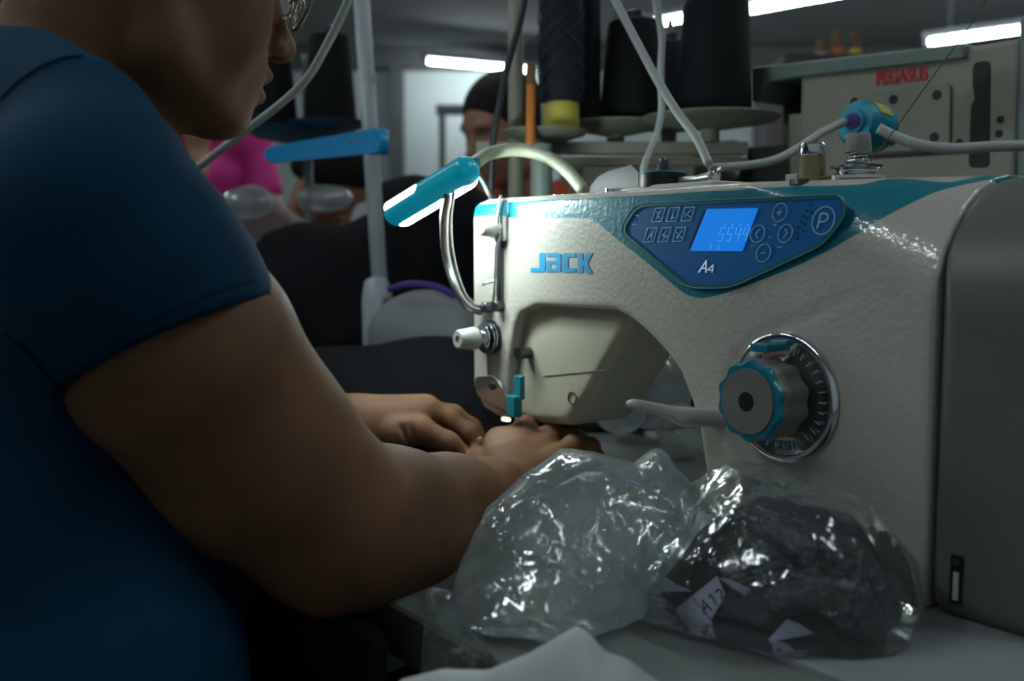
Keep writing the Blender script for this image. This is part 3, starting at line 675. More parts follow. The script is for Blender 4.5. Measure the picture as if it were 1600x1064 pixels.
# needle bar, needle, presser foot
q = WM(.052, .03, 0)
nb = link('needle_bar', smooth_angle(MB().lathe([(.0035, .075), (.0035, .048), (.0055, .046), (.0055, .038), (.002, .036), (.0009, .033), (.0006, .006)], (.045, .028, 0), (0, 0, 1), 20).me()), M['chrome'], mach)
link('needle_clamp_screw', MB().lathe([(0, 0), (.004, 0), (.004, .008), (0, .008)], (.039, .028, .044), (-1, -.3, 0), 16).me(), M['amber'], nb)
pf = link('presser_bar', MB().lathe([(.004, .08), (.004, .022)], (.062, .028, 0), (0, 0, 1), 20).me(), M['steel'], mach)
link('presser_foot', MB().box((.052, .025, .010), (.022, .03, .004)).me(), M['steel'], pf, bevel=.001)
link('foot_shank', MB().box((.060, .026, .020), (.010, .010, .020)).me(), M['chrome'], pf, bevel=.001)
# glowing block added for the bright glint at the needle
link('needle_glow_block', MB().box((.046, .012, .0625), (.010, .006, .004)).me(), M['needle'], mach, bevel=.001)
# ---- things on top of the head
H = .2925
def T(px, py, w): q = F(px, py, w); return q
q = T(952, 283, .05)
link('thread_cutter_plate', MB().prism([(q[0]+x, .05, H+z) for x, z in [(-.030, 0), (-.028, .010), (-.018, .018), (-.002, .023), (.018, .0255), (.030, .027), (.040, .020), (.046, .0)]], (0, .002, 0)).me(), M['platesteel'], mach, bevel=.0006)
q = T(1035, 265, .045)
bw = link('bobbin_winder', smooth_angle(MB().lathe([(0, .004), (.021, .004), (.0215, .006), (.0215, .0165), (.020, .018), (0, .018)], (q[0], .045, H-.002), (0, 0, 1), 40).me()), M['black'], mach)
link('winder_ring', MB().tube([(q[0]+.0205*math.cos(t), .045+.0205*math.sin(t), H+.0155) for t in np.linspace(0, 6.2832, 33)], .0009, 6, 1).me(), M['teal'], bw, smooth=True)
link('winder_spindle', smooth_angle(MB().lathe([(0, .0), (.0052, .0), (.0052, .011), (.0042, .0125), (0, .0125)], (q[0], .045, H+.016), (0, 0, 1), 20).me()), M['darksteel'], bw)
link('winder_base', MB().box((q[0]+.015, .047, H+.001), (.13, .045, .006)).me(), M['lightplastic'], bw, bevel=.002)
link('winder_arm', MB().tube([(q[0]+.020, .045, H+.008), (q[0]+.045, .042, H+.008), (q[0]+.068, .040, H+.009)], [.004, .0035, .007], 12, 6, flat=.7).me(), M['steel'], bw, smooth=True)
link('winder_lever', MB().tube([(q[0]+.066, .04, H+.004), (q[0]+.067, .042, H+.016)], .0045, 14, 1).me(), M['chrome'], bw, smooth=True)
q = T(950, 294, .02)
link('top_screw', smooth_angle(MB().lathe([(0, 0), (.0045, 0), (.0045, .006), (0, .006)], (q[0], .022, H-.003), (0, 0, 1), 20).me()), M['chrome'], mach)
for px in (800, 870):
    q = T(px, 300, .03); link('top_screw', smooth_angle(MB().lathe([(0, 0), (.004, 0), (.004, .003), (0, .003)], (q[0], .03, H-.001), (0, 0, 1), 16).me()), M['steel'], mach)
q = T(1248, 284, .015); link('cover_screw', smooth_angle(MB().lathe([(0, -.002), (.008, -.002), (.007, .002), (0, .003)], (q[0], .016, H-.0035), (0, 0, 1), 20).me()), M['darksteel'], mach)
q = T(1270, 250, .055)
os_ = link('oil_sight_glass', smooth_angle(MB().lathe([(0, -.005), (.0125, -.005), (.0125, .002), (.0105, .003), (.0098, .020), (0, .020)], (q[0], .055, H), (0, 0, 1), 32).me()), M['amber'], mach)
link('sight_cap', smooth_angle(MB().lathe([(0, .0195), (.0100, .0195), (.0105, .0205), (.0105, .0275), (.009, .029), (0, .029)], (q[0], .055, H), (0, 0, 1), 32).me()), M['chrome'], os_)
link('sight_bracket', MB().box((q[0]-.014, .053, H+.001), (.012, .012, .010)).me(), M['lightplastic'], os_, bevel=.001)
q = T(1340, 250, .062)
th_ = link('top_tension', smooth_angle(MB().lathe([(0, -.004), (.011, -.004), (.015, .0), (.0205, .0015), (.021, .004), (.015, .0065), (.0155, .008), (.020, .0095), (.0195, .0115), (.010, .013), (0, .013)], (q[0], .062, H-.002), (0, 0, 1), 36).me()), M['chrome'], mach)
link('spring', MB().tube([(q[0]+.0085*(1-t/60)*math.cos(t), .062+.0085*(1-t/60)*math.sin(t), H+.011+.0011*t/2.4) for t in np.linspace(0, 20, 64)], .0011, 6, 1).me(), M['chrome'], th_, smooth=True)
link('top_knob', smooth_angle(MB().lathe([(0, .0215), (.0098, .0215), (.0098, .024), (.0088, .0345), (.0080, .0355), (0, .0355)], (q[0], .062, H-.002), (0, 0, 1), 32).me()), M['knobgrey'], th_)

# ------------------------------------------------------------------ the small lamp at the needle end
A = PW(622, 331, -.080); B = PW(726, 268, -.065)
lamp = empty('led_work_lamp', tuple(A), 0, label='small teal LED lamp glowing at the needle end of the machine', cat='lamp')
def lw(name, me, m, **k):
    me.transform(Matrix.Translation(-Vector(A))); return link(name, me, m, lamp, **k)
ax_ = (B-A)/np.linalg.norm(B-A); side = np.cross(ax_, UP); side /= np.linalg.norm(side); upn = np.cross(side, ax_)
def capsule(c0, c1, wy, wz, off, n=14):
    G_ = Grid([axis(min(c0[0], c1[0])-.03, max(c0[0], c1[0])+.03, .0016), axis(min(c0[1], c1[1])-.03, max(c0[1], c1[1])+.03, .0016), axis(min(c0[2], c1[2])-.03, max(c0[2], c1[2])+.03, .0016)])
    G_.op(ecap_p(c0+upn*off, c1+upn*off, wy, wy, (ax_, side, upn), (1, 1, wz)), 0, pad=.02); return G_.mesh()
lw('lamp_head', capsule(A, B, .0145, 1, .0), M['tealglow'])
lw('lamp_diffuser', capsule(A+ax_*.003+W*.0036, B-ax_*.006+W*.0036, .0130, 1, -.0028), M['led'])
lw('lamp_window', capsule(A-ax_*.001+side*.0082, A+ax_*.046+side*.0082, .0068, 1, .0046), M['ledt'])
C_ = PW(740, 256, -.045)
lw('lamp_neck', MB().tube([B-ax_*.004, (B+C_)/2, C_], [.012, .009, .0075], 14, 6).me(), M['teal'], smooth=True)
lw('gooseneck', MB().tube([C_, PW(765, 240, .0), PW(805, 234, .03), PW(850, 243, .05), PW(885, 266, .06), PW(912, 298, .065)], .0068, 14, 8).me(), M['tubepl'], smooth=True)
lw('chrome_stay', MB().tube([PW(742, 268, -.045), PW(755, 285, -.015), PW(768, 312, .02)], .0035, 10, 6).me(), M['chrome'], smooth=True)
lw('bracket_rod', MB().tube([PW(700, 300, -.072), PW(694, 345, -.055), PW(697, 400, -.035), PW(712, 450, -.03), PW(730, 478, -.02), PW(752, 488, -.004)], [.0045, .0045, .0042, .004, .004, .004], 12, 8).me(), M['steel'], smooth=True)
lw('bracket_wire', MB().tube([PW(709, 300, -.072), PW(704, 345, -.055), PW(708, 400, -.035), PW(722, 450, -.03), PW(738, 474, -.02), PW(756, 480, -.004)], .0018, 10, 8).me(), M['chrome'], smooth=True)

# ------------------------------------------------------------------ people
def frame(yaw_dir, pitch):
    d = np.array([yaw_dir[0], yaw_dir[1], 0.]); d /= np.linalg.norm(d); R = np.array([d[1], -d[0], 0])
    Fd = d*math.cos(pitch)-UP*math.sin(pitch); T_ = d*math.sin(pitch)+UP*math.cos(pitch); return Fd, R, T_
def head_sdf(G, Hc, Fd, R, T_, s=1.0, detail=True):
    B = (Fd, R, T_)
    L = lambda f, r, t: Hc+(Fd*f+R*r+T_*t)*s
    e = lambda c, r, k=.01, **kw: G.op(ell_p(L(*c), [x*s for x in r], B), k*s, **kw)
    c = lambda a, b, ra, rb, k=.008, **kw: G.op(cone_p(L(*a), L(*b), ra*s, rb*s), k*s, **kw)
    e((-.020, 0, .030), (.098, .077, .088), 0)
    e((.035, 0, -.015), (.052, .062, .085), .03)
    e((.045, 0, -.060), (.044, .047, .050), .02)
    for q in (-1, 1):
        c((-.012, q*.060, -.040), (.010, q*.050, -.083), .014, .015, .03)
        c((.010, q*.050, -.080), (.066, q*.014, -.101), .015, .014, .022)
        e((.046, q*.040, -.042), (.029, .021, .034), .022)
        e((.070, q*.030, .024), (.02, .022, .010), .012)
    e((.0735, 0, -.099), (.018, .022, .016), .012)
    if detail:
        e((.074, 0, -.068), (.021, .029, .024), .016)
        e((.0900, 0, -.0615), (.0125, .022, .0070), .0025)       # upper lip
        e((.0880, 0, -.0785), (.0125, .020, .0078), .0025)       # lower lip
        G.op(cone_p(L(.106, 0, -.0692), L(.080, .027, -.0715), .0012*s, .0022*s), .003*s, sub=True)
        G.op(cone_p(L(.106, 0, -.0692), L(.080, -.027, -.0715), .0012*s, .0022*s), .003*s, sub=True)
        c((.078, 0, .010), (.104, 0, -.032), .009, .0105, .012)   # nose bridge
        e((.1045, 0, -.035), (.0125, .0115, .0115), .006)
        for q in (-1, 1):
            e((.0945, q*.0125, -.0385), (.0115, .0072, .0085), .005)
            G.op(ell_p(L(.098, q*.0085, -.0470), (.0078*s, .0042*s, .0050*s), B), .002*s, sub=True)
            e((.084, q*.032, .004), (.014, .018, .012), .010, sub=True)
            e((.064, q*.031, .003), (.013, .013, .012), .003)
    for q in (-1, 1):    # ears
        e((-.018, q*.075, -.006), (.017, .007, .030), .006)
        if detail: e((-.015, q*.083, -.004), (.008, .005, .018), .004, sub=True)
def hand_sdf(G, pts, rad, k=.006):
    for p, r in zip(pts, rad): chain(G, list(zip(p, r)), k)

# ---- the operator
Fd, Rd, Td = frame(W[:2], math.radians(14))
HC = P(409, 133, .785)-Fd*.097+Td*.067
SR = P(128, 322, .56); EL = P(528, 822, .68)
armR = [(SR, .050), (P(285, 545, .60), .0610), (P(400, 700, .64), .0585), (EL, .0535), (P(612, 818, .735), .050), (P(700, 803, .805), .0425), (P(765, 783, .875), .031), (P(800, 768, .915), .0245)]
SL = SR-U*.36; ELL = P(330, 700, .97); WRL = P(548, 668, 1.0)
armL = [(SL, .06), (SL*.5+ELL*.5, .052), (ELL, .045), (ELL*.5+WRL*.5, .042), (WRL, .0255)]
CH = (SR+SL)/2-UP*.085-W*.02; HIP = np.array([-.30, .64, .56])-W*.005
NB = (SR+SL)/2+UP*.05+W*.02
Bt = (U, W, UP)
def torso(G, off=0.0, k=.04):
    G.op(ecap_p(CH, CH*.45+HIP*.55, .100+off, .094+off, Bt, (1.45, 1, 1)), k, pad=.03)
    G.op(ecap_p(CH*.45+HIP*.55, HIP+UP*.02, .094+off, .108+off, Bt, (1.40, 1, 1)), k, pad=.03)
    bc = P(172, 1040, .66); G.op(ell_p(bc, (.15+off, .080+off, .13+off), Bt), k, pad=.03)
    for p0, p1, r0, r1 in [((118, 222, .60), (40, 200, .63), .040, .050), ((40, 200, .63), (-50, 190, .66), .050, .060), ((165, 262, .58), (118, 222, .60), .036, .040)]:
        G.op(cone_p(P(*p0), P(*p1), r0+off, r1+off), k*.7, pad=.02)
    for p0, r0, p1, r1 in [(SL, .06, NB-UP*.02, .065)]:
        G.op(cone_p(p0, p1, r0+off, r1+off), k, pad=.02)
fine = .0019
G = Grid([axis(-.62, .14, .0055, [(-.31, .115, .0021)]), axis(.42, 1.14, .0055, [(.70, 1.12, .0021)]), axis(.50, 1.46, .0055, [(.775, .90, .0021), (1.07, 1.25, .0021)])])
torso(G, -.012)
chain(G, armR, .035, pad=.02); chain(G, armL, .03, pad=.02)
G.op(cone_p(NB, HC-Fd*.03-Td*.055, .058, .054), .03, pad=.02)
G.op(cone_p(NB+W*.03, HC+Fd*.01-Td*.085, .05, .038), .02, pad=.02)
head_sdf(G, HC, Fd, Rd, Td)
# right hand: back of the hand up, fingers bent over the cloth
wr = armR[-1][0]
m1, m2, m3, m4 = P(778, 692, .99), P(822, 675, 1.005), P(864, 684, .995), P(896, 704, .965)
for m, r in ((m1, .0155), (m2, .016), (m3, .0155), (m4, .0145)): G.op(cone_p(wr, m, .020, r-.002), .010)
G.op(cone_p(P(800, 745, .94), P(800, 702, .985), .022, .020), .018)
fR = [([m1, P(778, 690, 1.04), P(785, 700, 1.065), P(788, 716, 1.07)], [.0105, .0092, .0082, .007]),
      ([m2, P(848, 664, 1.04), P(872, 682, 1.07), P(878, 706, 1.075)], [.0115, .0098, .0085, .007]),
      ([m3, P(892, 673, 1.02), P(914, 693, 1.045), P(914, 716, 1.05)], [.0112, .0096, .0084, .007]),
      ([m4, P(922, 699, .975), P(930, 714, 1.00), P(918, 730, 1.01)], [.0108, .0098, .0088, .0075]),
      ([P(775, 745, .95), P(752, 722, .985), P(748, 712, 1.02), P(758, 712, 1.045)], [.016, .013, .0105, .008])]
for p, r in fR: chain(G, list(zip(p, r)), .0055)
for m in (m2, m3, m4): G.op(cone_p(wr+UP*.006, m+UP*.0045, .006, .0075), .010)
for m, dz in ((m1, .005), (m2, .008), (m3, .007), (m4, .006)): G.op(ell_p(m+UP*dz, (.0105, .0105, .0100)), .004)
# left hand: thumb towards the camera, index finger beyond it
wl = WRL; n1, n2, n3 = P(662, 645, 1.03), P(664, 640, 1.055), P(650, 645, 1.08)
for m, r in ((n1, .0165), (n2, .0165), (n3, .0155), (P(640, 668, 1.02), .016)): G.op(cone_p(wl, m, .0235, r), .02)
fL = [([n1, P(700, 656, 1.04), P(735, 677, 1.035), P(750, 697, 1.03)], [.0125, .0108, .0098, .0082]),
      ([n2, P(708, 648, 1.07), P(738, 668, 1.075), P(752, 690, 1.07)], [.0122, .0105, .0092, .008]),
      ([n3, P(690, 652, 1.10), P(715, 675, 1.10), P(725, 696, 1.09)], [.0115, .0098, .0088, .0075]),
      ([P(610, 678, .995), P(655, 672, 1.0), P(700, 694, 1.0), P(734, 719, 1.0)], [.018, .0142, .0122, .0088])]
for p, r in fL: chain(G, list(zip(p, r)), .006)
# small folds of skin
G.op(cone_p(P(640, 662, .985), P(650, 705, .985), .0022, .001), .006, sub=True)
G.op(cone_p(P(628, 668, .985), P(640, 705, .985), .0018, .001), .006, sub=True)
pers = empty('person', (float(HIP[0]), float(HIP[1]), .0), 0, label='person in a blue jersey top and round glasses bending over the sewing machine', cat='person')
def pl(name, me, m, parent=pers, smooth=False, **k):
    me.transform(Matrix.Translation(-Vector(pers.location))); return link(name, me, m, parent, smooth=smooth, **k)
ms = M['skin']
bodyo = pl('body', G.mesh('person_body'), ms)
# lips coloured by place, and lamplight on the back of the hand painted paler
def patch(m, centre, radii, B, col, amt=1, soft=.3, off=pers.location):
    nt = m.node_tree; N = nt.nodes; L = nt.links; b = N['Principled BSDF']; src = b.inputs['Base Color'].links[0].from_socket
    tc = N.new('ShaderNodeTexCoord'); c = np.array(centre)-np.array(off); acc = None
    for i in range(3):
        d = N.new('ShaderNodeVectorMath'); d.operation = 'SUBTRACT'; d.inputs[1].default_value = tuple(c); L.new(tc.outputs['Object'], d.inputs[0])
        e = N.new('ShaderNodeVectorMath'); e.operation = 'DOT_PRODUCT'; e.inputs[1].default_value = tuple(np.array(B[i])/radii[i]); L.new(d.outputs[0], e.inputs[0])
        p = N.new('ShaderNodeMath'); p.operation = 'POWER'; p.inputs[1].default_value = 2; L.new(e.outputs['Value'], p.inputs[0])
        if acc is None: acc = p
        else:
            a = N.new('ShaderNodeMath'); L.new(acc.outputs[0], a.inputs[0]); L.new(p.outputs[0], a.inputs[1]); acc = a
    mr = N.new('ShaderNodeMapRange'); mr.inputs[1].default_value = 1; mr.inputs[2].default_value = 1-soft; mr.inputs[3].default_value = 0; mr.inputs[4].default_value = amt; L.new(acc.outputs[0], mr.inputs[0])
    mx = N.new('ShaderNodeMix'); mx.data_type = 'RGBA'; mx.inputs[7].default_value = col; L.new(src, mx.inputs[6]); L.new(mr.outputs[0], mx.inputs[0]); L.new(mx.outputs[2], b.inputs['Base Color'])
lipc = HC+Fd*.089-Td*.070
patch(ms, lipc, (.016, .026, .0135), (Fd, Rd, Td), lin(.20, .085, .07), .8)
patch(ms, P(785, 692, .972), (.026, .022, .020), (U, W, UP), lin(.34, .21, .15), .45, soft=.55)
# the shirt
G = Grid([axis(-.66, -.08, .0032), axis(.36, 1.0, .0032), axis(.50, 1.24, .0032)])
torso(G, .004, .04)
slv = [(SR, .057), (P(165, 385, .57), .0625), (P(232, 480, .585), .0635), (P(296, 592, .60), .065)]
Gs = Grid(G.ax); chain(Gs, slv, .03, pad=.02)
hp = [P(104, 624, .585), P(424, 470, .61), P(262, 520, .535)]
hn = np.cross(hp[1]-hp[0], hp[2]-hp[0]); hn /= np.linalg.norm(hn)
if hn@(EL-hp[0]) < 0: hn = -hn
Gs.apply(lambda D, X, Y, Z: np.maximum(D, ((X-hp[0][0])*hn[0]+(Y-hp[0][1])*hn[1]+(Z-hp[0][2])*hn[2]).astype(np.float32)))
G.D = smin(G.D, Gs.D, .02)
sl2 = [(SL, .066), (SL*.62+ELL*.38, .060)]; chain(G, sl2, .03)
G.op(cone_p(NB+W*.02+UP*.03, NB+W*.05+UP*.16, .063, .066), .006, sub=True)    # neck opening
def wr_(D, X, Y, Z):
    return D+.0014*waves(X, Y, Z, 55, 5, 3, (1, 1, .6))+.0055*waves(X, Y, Z*2.4, 26, 4, 9)*np.clip((1.02-Z)/.2, 0, 1)
G.apply(wr_)
shirt = pl('jersey_top', G.mesh('shirt'), M['shirt'])
# seams lying on the cloth
def on_mesh(me_o, pts, off=.0008):
    from mathutils.bvhtree import BVHTree
    me = me_o.data; bv = BVHTree.FromPolygons([v.co[:] for v in me.vertices], [p.vertices[:] for p in me.polygons]); out = []
    for px, py in pts:
        r = Vector(ray(px, py)).normalized(); o = Vector(C0)-pers.location; h = bv.ray_cast(o, r)
        if h[0] is not None: out.append(np.array(h[0]+h[1]*off+pers.location))
    return out
def pline(px, n=5):
    out = []
    for a, b in zip(px, px[1:]):
        for k in range(n): out.append((a[0]+(b[0]-a[0])*k/n, a[1]+(b[1]-a[1])*k/n))
    return out+[px[-1]]
for nm, px, r in [('shoulder_seam', [(2, 156), (30, 128), (60, 108), (95, 93), (128, 88)], .0006), ('sleeve_seam', [(8, 520), (40, 545), (75, 585), (100, 612)], .0006),
                  ('hem_stitching', [(118, 578), (180, 530), (250, 490), (320, 460), (380, 440), (398, 437)], .0005)]:
    q = on_mesh(shirt, pline(px))
    if len(q) > 3: pl(nm, MB().tube(q, r, 8, 2).me(), M['trousers'] if nm != 'hem_stitching' else M['shirt'], shirt, smooth=True)
# trousers, legs and shoes
G = Grid([axis(-.62, .42, .006), axis(.30, 1.30, .006), axis(-.01, .70, .006)])
G.op(ecap_p(HIP+UP*.03, HIP-UP*.03, .115, .115, Bt, (1.35, 1, 1)), .03, pad=.03)
for q in (-1, 1):
    h = HIP+U*.095*q-UP*.02; kn_ = h+W*.40+U*.03*q; an = kn_-UP*.42+W*.03; an[2] = .10
    chain(G, [(h, .088), (kn_, .066), (an, .045)], .03, pad=.02)
trs = pl('trousers', G.mesh('trousers'), M['trousers'])
for q in (-1, 1):
    h = HIP+U*.095*q-UP*.02; an = h+W*.43+U*.03*q; an[2] = .035
    G = Grid([axis(an[0]-.2, an[0]+.3, .006), axis(an[1]-.2, an[1]+.3, .006), axis(-.01, .13, .006)])
    chain(G, [(an-W*.03+UP*.035, .04), (an, .038), (an+W*.15-UP*.002, .032)], .03); pl('shoe', G.mesh('shoe'), M['black'])
# hair: tied up, with a loose curl
G = Grid([axis(HC[0]-.20, HC[0]+.14, .004), axis(HC[1]-.16, HC[1]+.16, .004), axis(HC[2]-.10, HC[2]+.17, .004)])
G.op(ell_p(HC+Fd*-.024+Td*.036, (.103, .083, .093), (Fd, Rd, Td)))
G.apply(lambda D, X, Y, Z: np.maximum(D, -(((X-HC[0])*-Fd[0]+(Y-HC[1])*-Fd[1]+(Z-HC[2])*-Fd[2])*.85+((X-HC[0])*Td[0]+(Y-HC[1])*Td[1]+(Z-HC[2])*Td[2])*.8+.005).astype(np.float32)))
G.op(ell_p(HC-Fd*.12+Td*.06, (.045, .05, .045)), .02)
G.apply(lambda D, X, Y, Z: D+.0015*np.sin((X*Rd[0]+Y*Rd[1]+Z*.6)*420))
hr = pl('hair', G.mesh('hair'), M['hair'])
pl('loose_curl', MB().tube([P(100, -30, .70), P(137, 2, .69), P(143, 30, .688), P(136, 52, .688), (P(124, 67, .69)), P(112, 60, .692)], [.0008, .0009, .0009, .0008, .0006, .0003], 6, 8).me(), M['hair'], hr, smooth=True)
# eyes, brows, glasses
for q in (-1, 1):
    ec = HC+Fd*.066+Rd*q*.031+Td*.003
    pl('eyelid', MB().lathe([(0, .0138), (.006, .0128), (.0105, .009), (.0125, .004), (.0125, 0)], ec, Fd-Td*.2, 24).me(), M['skin2'], smooth=True)
    pl('eyebrow', MB().tube([HC+Fd*.090+Rd*q*.012+Td*.022, HC+Fd*.088+Rd*q*.030+Td*.030, HC+Fd*.072+Rd*q*.048+Td*.025], [.003, .0035, .0015], 8, 5, flat=.6).me(), M['hair'], smooth=True)
gl = None
gm = film('lens_glass', (.6, .6, .6, 1), .12, .02, .05, .0, 20, rough=.03)
metal = mat('gold_frame', lin(.45, .40, .30), .2, metal=1)
cen = {}
gf = MB()
for q in (-1, 1):
    c = HC+Fd*.1050+Rd*q*.033-Td*.003; gn = (Fd*.97+Rd*q*.16-Td*.12); gn /= np.linalg.norm(gn); a = np.cross(gn, Td); a /= np.linalg.norm(a); b = np.cross(a, gn); cen[q] = (c, a, b, gn)
    ring = [c+a*.0265*math.cos(t)+b*.0235*math.sin(t) for t in np.linspace(0, 2*math.pi, 41)]
    gf.tube(ring, .0013, 8, 1)
    hinge = HC+Fd*.085+Rd*q*.069+Td*.012
    gf.tube([c+Rd*q*.026+Td*.010, hinge, HC+Fd*.02+Rd*q*.0815+Td*.012, HC-Fd*.028+Rd*q*.084+Td*.010, HC-Fd*.045+Rd*q*.082-Td*.012], .0012, 8, 6)
    gf.tube([c-Rd*q*.021-Td*.004, c-Rd*q*.018-Td*.010-Fd*.006, c-Rd*q*.019-Td*.014-Fd*.010], .0009, 6, 4)
gf.tube([HC+Fd*.108+Rd*.010+Td*.006, HC+Fd*.112+Td*.010, HC+Fd*.108-Rd*.010+Td*.006], .0013, 8, 6)
gls = pl('glasses', gf.me(), metal, smooth=True)
for q in (-1, 1):
    c, a, b, gn = cen[q]; pl('lens', MB().lathe([(0, -.0008), (.96, -.0008), (.96, .0008), (0, .0008)], (0, 0, 0), (0, 0, 1), 32).me(), gm, gls)
    o = gls.children[-1] if gls.children else None
    me = [x for x in bpy.data.objects if x.parent == gls][-1].data
    for v in me.vertices:
        w0 = np.array(v.co)+np.array(pers.location); p = c+a*w0[0]*.0265+b*w0[1]*.0235+gn*w0[2]; v.co = p-np.array(pers.location)
    hinge = HC+Fd*.1+Rd*q*.045; 
# nails of the hand in the lamp's light
for (px, py, Y, d) in ((738, 716, .992, (1, .0, -.45)), (752, 690, 1.022, (.5, 0, -.8))):
    c = P(px, py, Y); d = np.array(d)/np.linalg.norm(d); n_ = np.array([.1, -1, .45]); n_ -= d*(n_@d); n_ /= np.linalg.norm(n_); s_ = np.cross(d, n_)
    G = Grid([axis(c[0]-.012, c[0]+.012, .0008), axis(c[1]-.012, c[1]+.012, .0008), axis(c[2]-.012, c[2]+.012, .0008)])
    G.op(ell_p(c, (.0055, .0042, .0022), (d, s_, n_))); pl('fingernail', G.mesh('nail'), M['nail'])
# stool under the operator
st = empty('stool', (float(HIP[0])-.0, float(HIP[1]), 0), RZ, label='dark work stool the person in the blue top sits on', cat='stool')
link('seat', MB().box((0, -.02, .405), (.36, .34, .04)).me(), M['brown'], st, bevel=.01)
for x in (-.15, .15):
    for y in (-.15, .11): link('leg', MB().lathe([(.012, 0), (.012, .385)], (x, y, 0)).me(), M['darksteel'], st)

# ---- people in the background
def far_person(c, face, lean, skin, top, label, z0=.45, hairlen=.0, reach=.35, pitch=.3, arms=True, vneck=False, s=1.0, hairband=None):
    """seated figure: c is the hip on the floor plan, face the direction it looks"""
    Fp = np.array([face[0], face[1], 0.]); Fp /= np.linalg.norm(Fp); Rp = np.array([Fp[1], -Fp[0], 0]); hip = np.array([c[0], c[1], z0+.10]); chest = hip+UP*.36+Fp*lean*.6; nk = hip+UP*.52+Fp*lean
    f, r, t = frame(face, pitch); hc = nk+UP*.13*math.cos(lean)+Fp*(.03+.10*lean)
    root = empty('person', (c[0], c[1], 0), 0, label=label, cat='person')
    def q(name, me, m, parent=root):
        me.transform(Matrix.Translation((-c[0], -c[1], 0))); return link(name, me, m, parent)
    lo = np.array([c[0]-.7, c[1]-.7, 0]); 
    G = Grid([axis(c[0]-.6, c[0]+.6, .008), axis(c[1]-.6, c[1]+.6, .008), axis(.45, 1.65, .008)])
    Bq = (Rp, Fp, UP); sh = [chest+Rp*k*.165+UP*.115 for k in (-1, 1)]
    el = [chest+Rp*k*.23-UP*.16+Fp*.12 for k in (-1, 1)]; ha = [chest+Rp*k*.10+Fp*(.12+reach)-UP*.20 for k in (-1, 1)]
    G.op(ecap_p(chest, hip, .088, .09, Bq, (1.45, 1, 1)), .03, pad=.03); G.op(cone_p(chest+UP*.08, hc-f*.02-t*.06, .056, .05), .03)
    for a, b, d in zip(sh, el, ha):
        chain(G, [(a, .047), (b, .038), (d, .024)], .025)
        for k in range(4): chain(G, [(d, .022), (d+Fp*.06+Rp*(k-1.5)*.018-UP*.01, .010), (d+Fp*.10+Rp*(k-1.5)*.02-UP*.03, .0075)], .008)
        chain(G, [(d, .018), (d+Fp*.04+Rp*.035*(1 if d is ha[0] else -1)-UP*.015, .010)], .008)
    head_sdf(G, hc, f, r, t, 1.02); q('body', G.mesh('far_body'), skin)
    G = Grid([axis(c[0]-.6, c[0]+.6, .008), axis(c[1]-.6, c[1]+.6, .008), axis(.45, 1.55, .008)])
    G.op(ecap_p(chest, hip, .099, .102, Bq, (1.45, 1, 1)), .03, pad=.03)
    for a, b in zip(sh, el): chain(G, [(chest+UP*.10, .07), (a, .060), ((a*.45+b*.55), .052)], .03)
    if vneck: G.op(cone_p(chest+UP*.20+Fp*.09, chest-UP*.07+Fp*.125, .095, .016), .008, sub=True)
    else: G.op(cone_p(chest+UP*.17+Fp*.03, chest+UP*.26+Fp*.04, .066, .07), .01, sub=True)
    G.apply(lambda D, X, Y, Z: D+.004*waves(X, Y, Z, 30, 5, 5)); q('top', G.mesh('far_top'), top)
    G = Grid([axis(c[0]-.7, c[0]+.7, .01), axis(c[1]-.7, c[1]+.7, .01), axis(-.01, .75, .01)])
    G.op(ecap_p(hip, hip-UP*.02, .105, .105, Bq, (1.35, 1, 1)), .03, pad=.03)
    for k in (-1, 1):
        h = hip+Rp*.09*k-UP*.03; kn_ = h+Fp*.40; an = kn_.copy(); an[2] = .06; chain(G, [(h, .08), (kn_, .062), (an, .042)], .03); chain(G, [(an, .04), (an+Fp*.15-UP*.02, .035)], .02)
    q('trousers', G.mesh('far_trousers'), M['trousers'])
    G = Grid([axis(hc[0]-.2, hc[0]+.2, .006), axis(hc[1]-.2, hc[1]+.2, .006), axis(hc[2]-.28, hc[2]+.2, .006)])
    G.op(ell_p(hc-f*.022+t*.036, (.106, .087, .096), (f, r, t)))
    if hairlen: 
        for k in (-1, 0, 1): G.op(cone_p(hc-f*.05+r*k*.055, hc-f*.06+r*k*.06-t*hairlen, .045, .03), .03)
    G.apply(lambda D, X, Y, Z: np.maximum(D, -(-((X-hc[0])*f[0]+(Y-hc[1])*f[1]+(Z-hc[2])*f[2])*.85+((X-hc[0])*t[0]+(Y-hc[1])*t[1]+(Z-hc[2])*t[2])*.8+.018).astype(np.float32)))
    hh = q('hair', G.mesh('far_hair'), M['hair'])
    s_ = empty('stool', (c[0], c[1], 0), math.atan2(Fp[1], Fp[0]), label='work stool under the '+' '.join(label.split()[:9]), cat='stool')
    link('seat', MB().box((0, 0, z0-.04), (.34, .34, .04)).me(), M['brown'], s_)
    for x in (-.14, .14):
        for y in (-.14, .14): link('leg', MB().lathe([(.012, 0), (.012, z0-.06)], (x, y, 0)).me(), M['darksteel'], s_)
    return root, hc
def hip_for(px, py, Y, face, lean, z0, pitch):   # put the head centre at a given pixel
    Fp = np.array([face[0], face[1], 0.]); Fp /= np.linalg.norm(Fp); h = P(px, py, Y); d = Fp*(lean+.03+.10*lean); return (h[0]-d[0], h[1]-d[1]), h[2]-.10-.52-.13*math.cos(lean)
sk2 = M['skin2']
def fp(px, py, Y, face, lean, *a, **k):
    c, z0 = hip_for(px, py, Y, face, lean, .45, 0); return far_person(c, face, lean, *a, z0=z0, **k)
fp(785, 203, 2.3, (-.75, -.6), .10, sk2, M['orangef'], 'person with dark hair and an orange shirt behind the thread stand', pitch=.3, hairlen=.10, reach=.2)
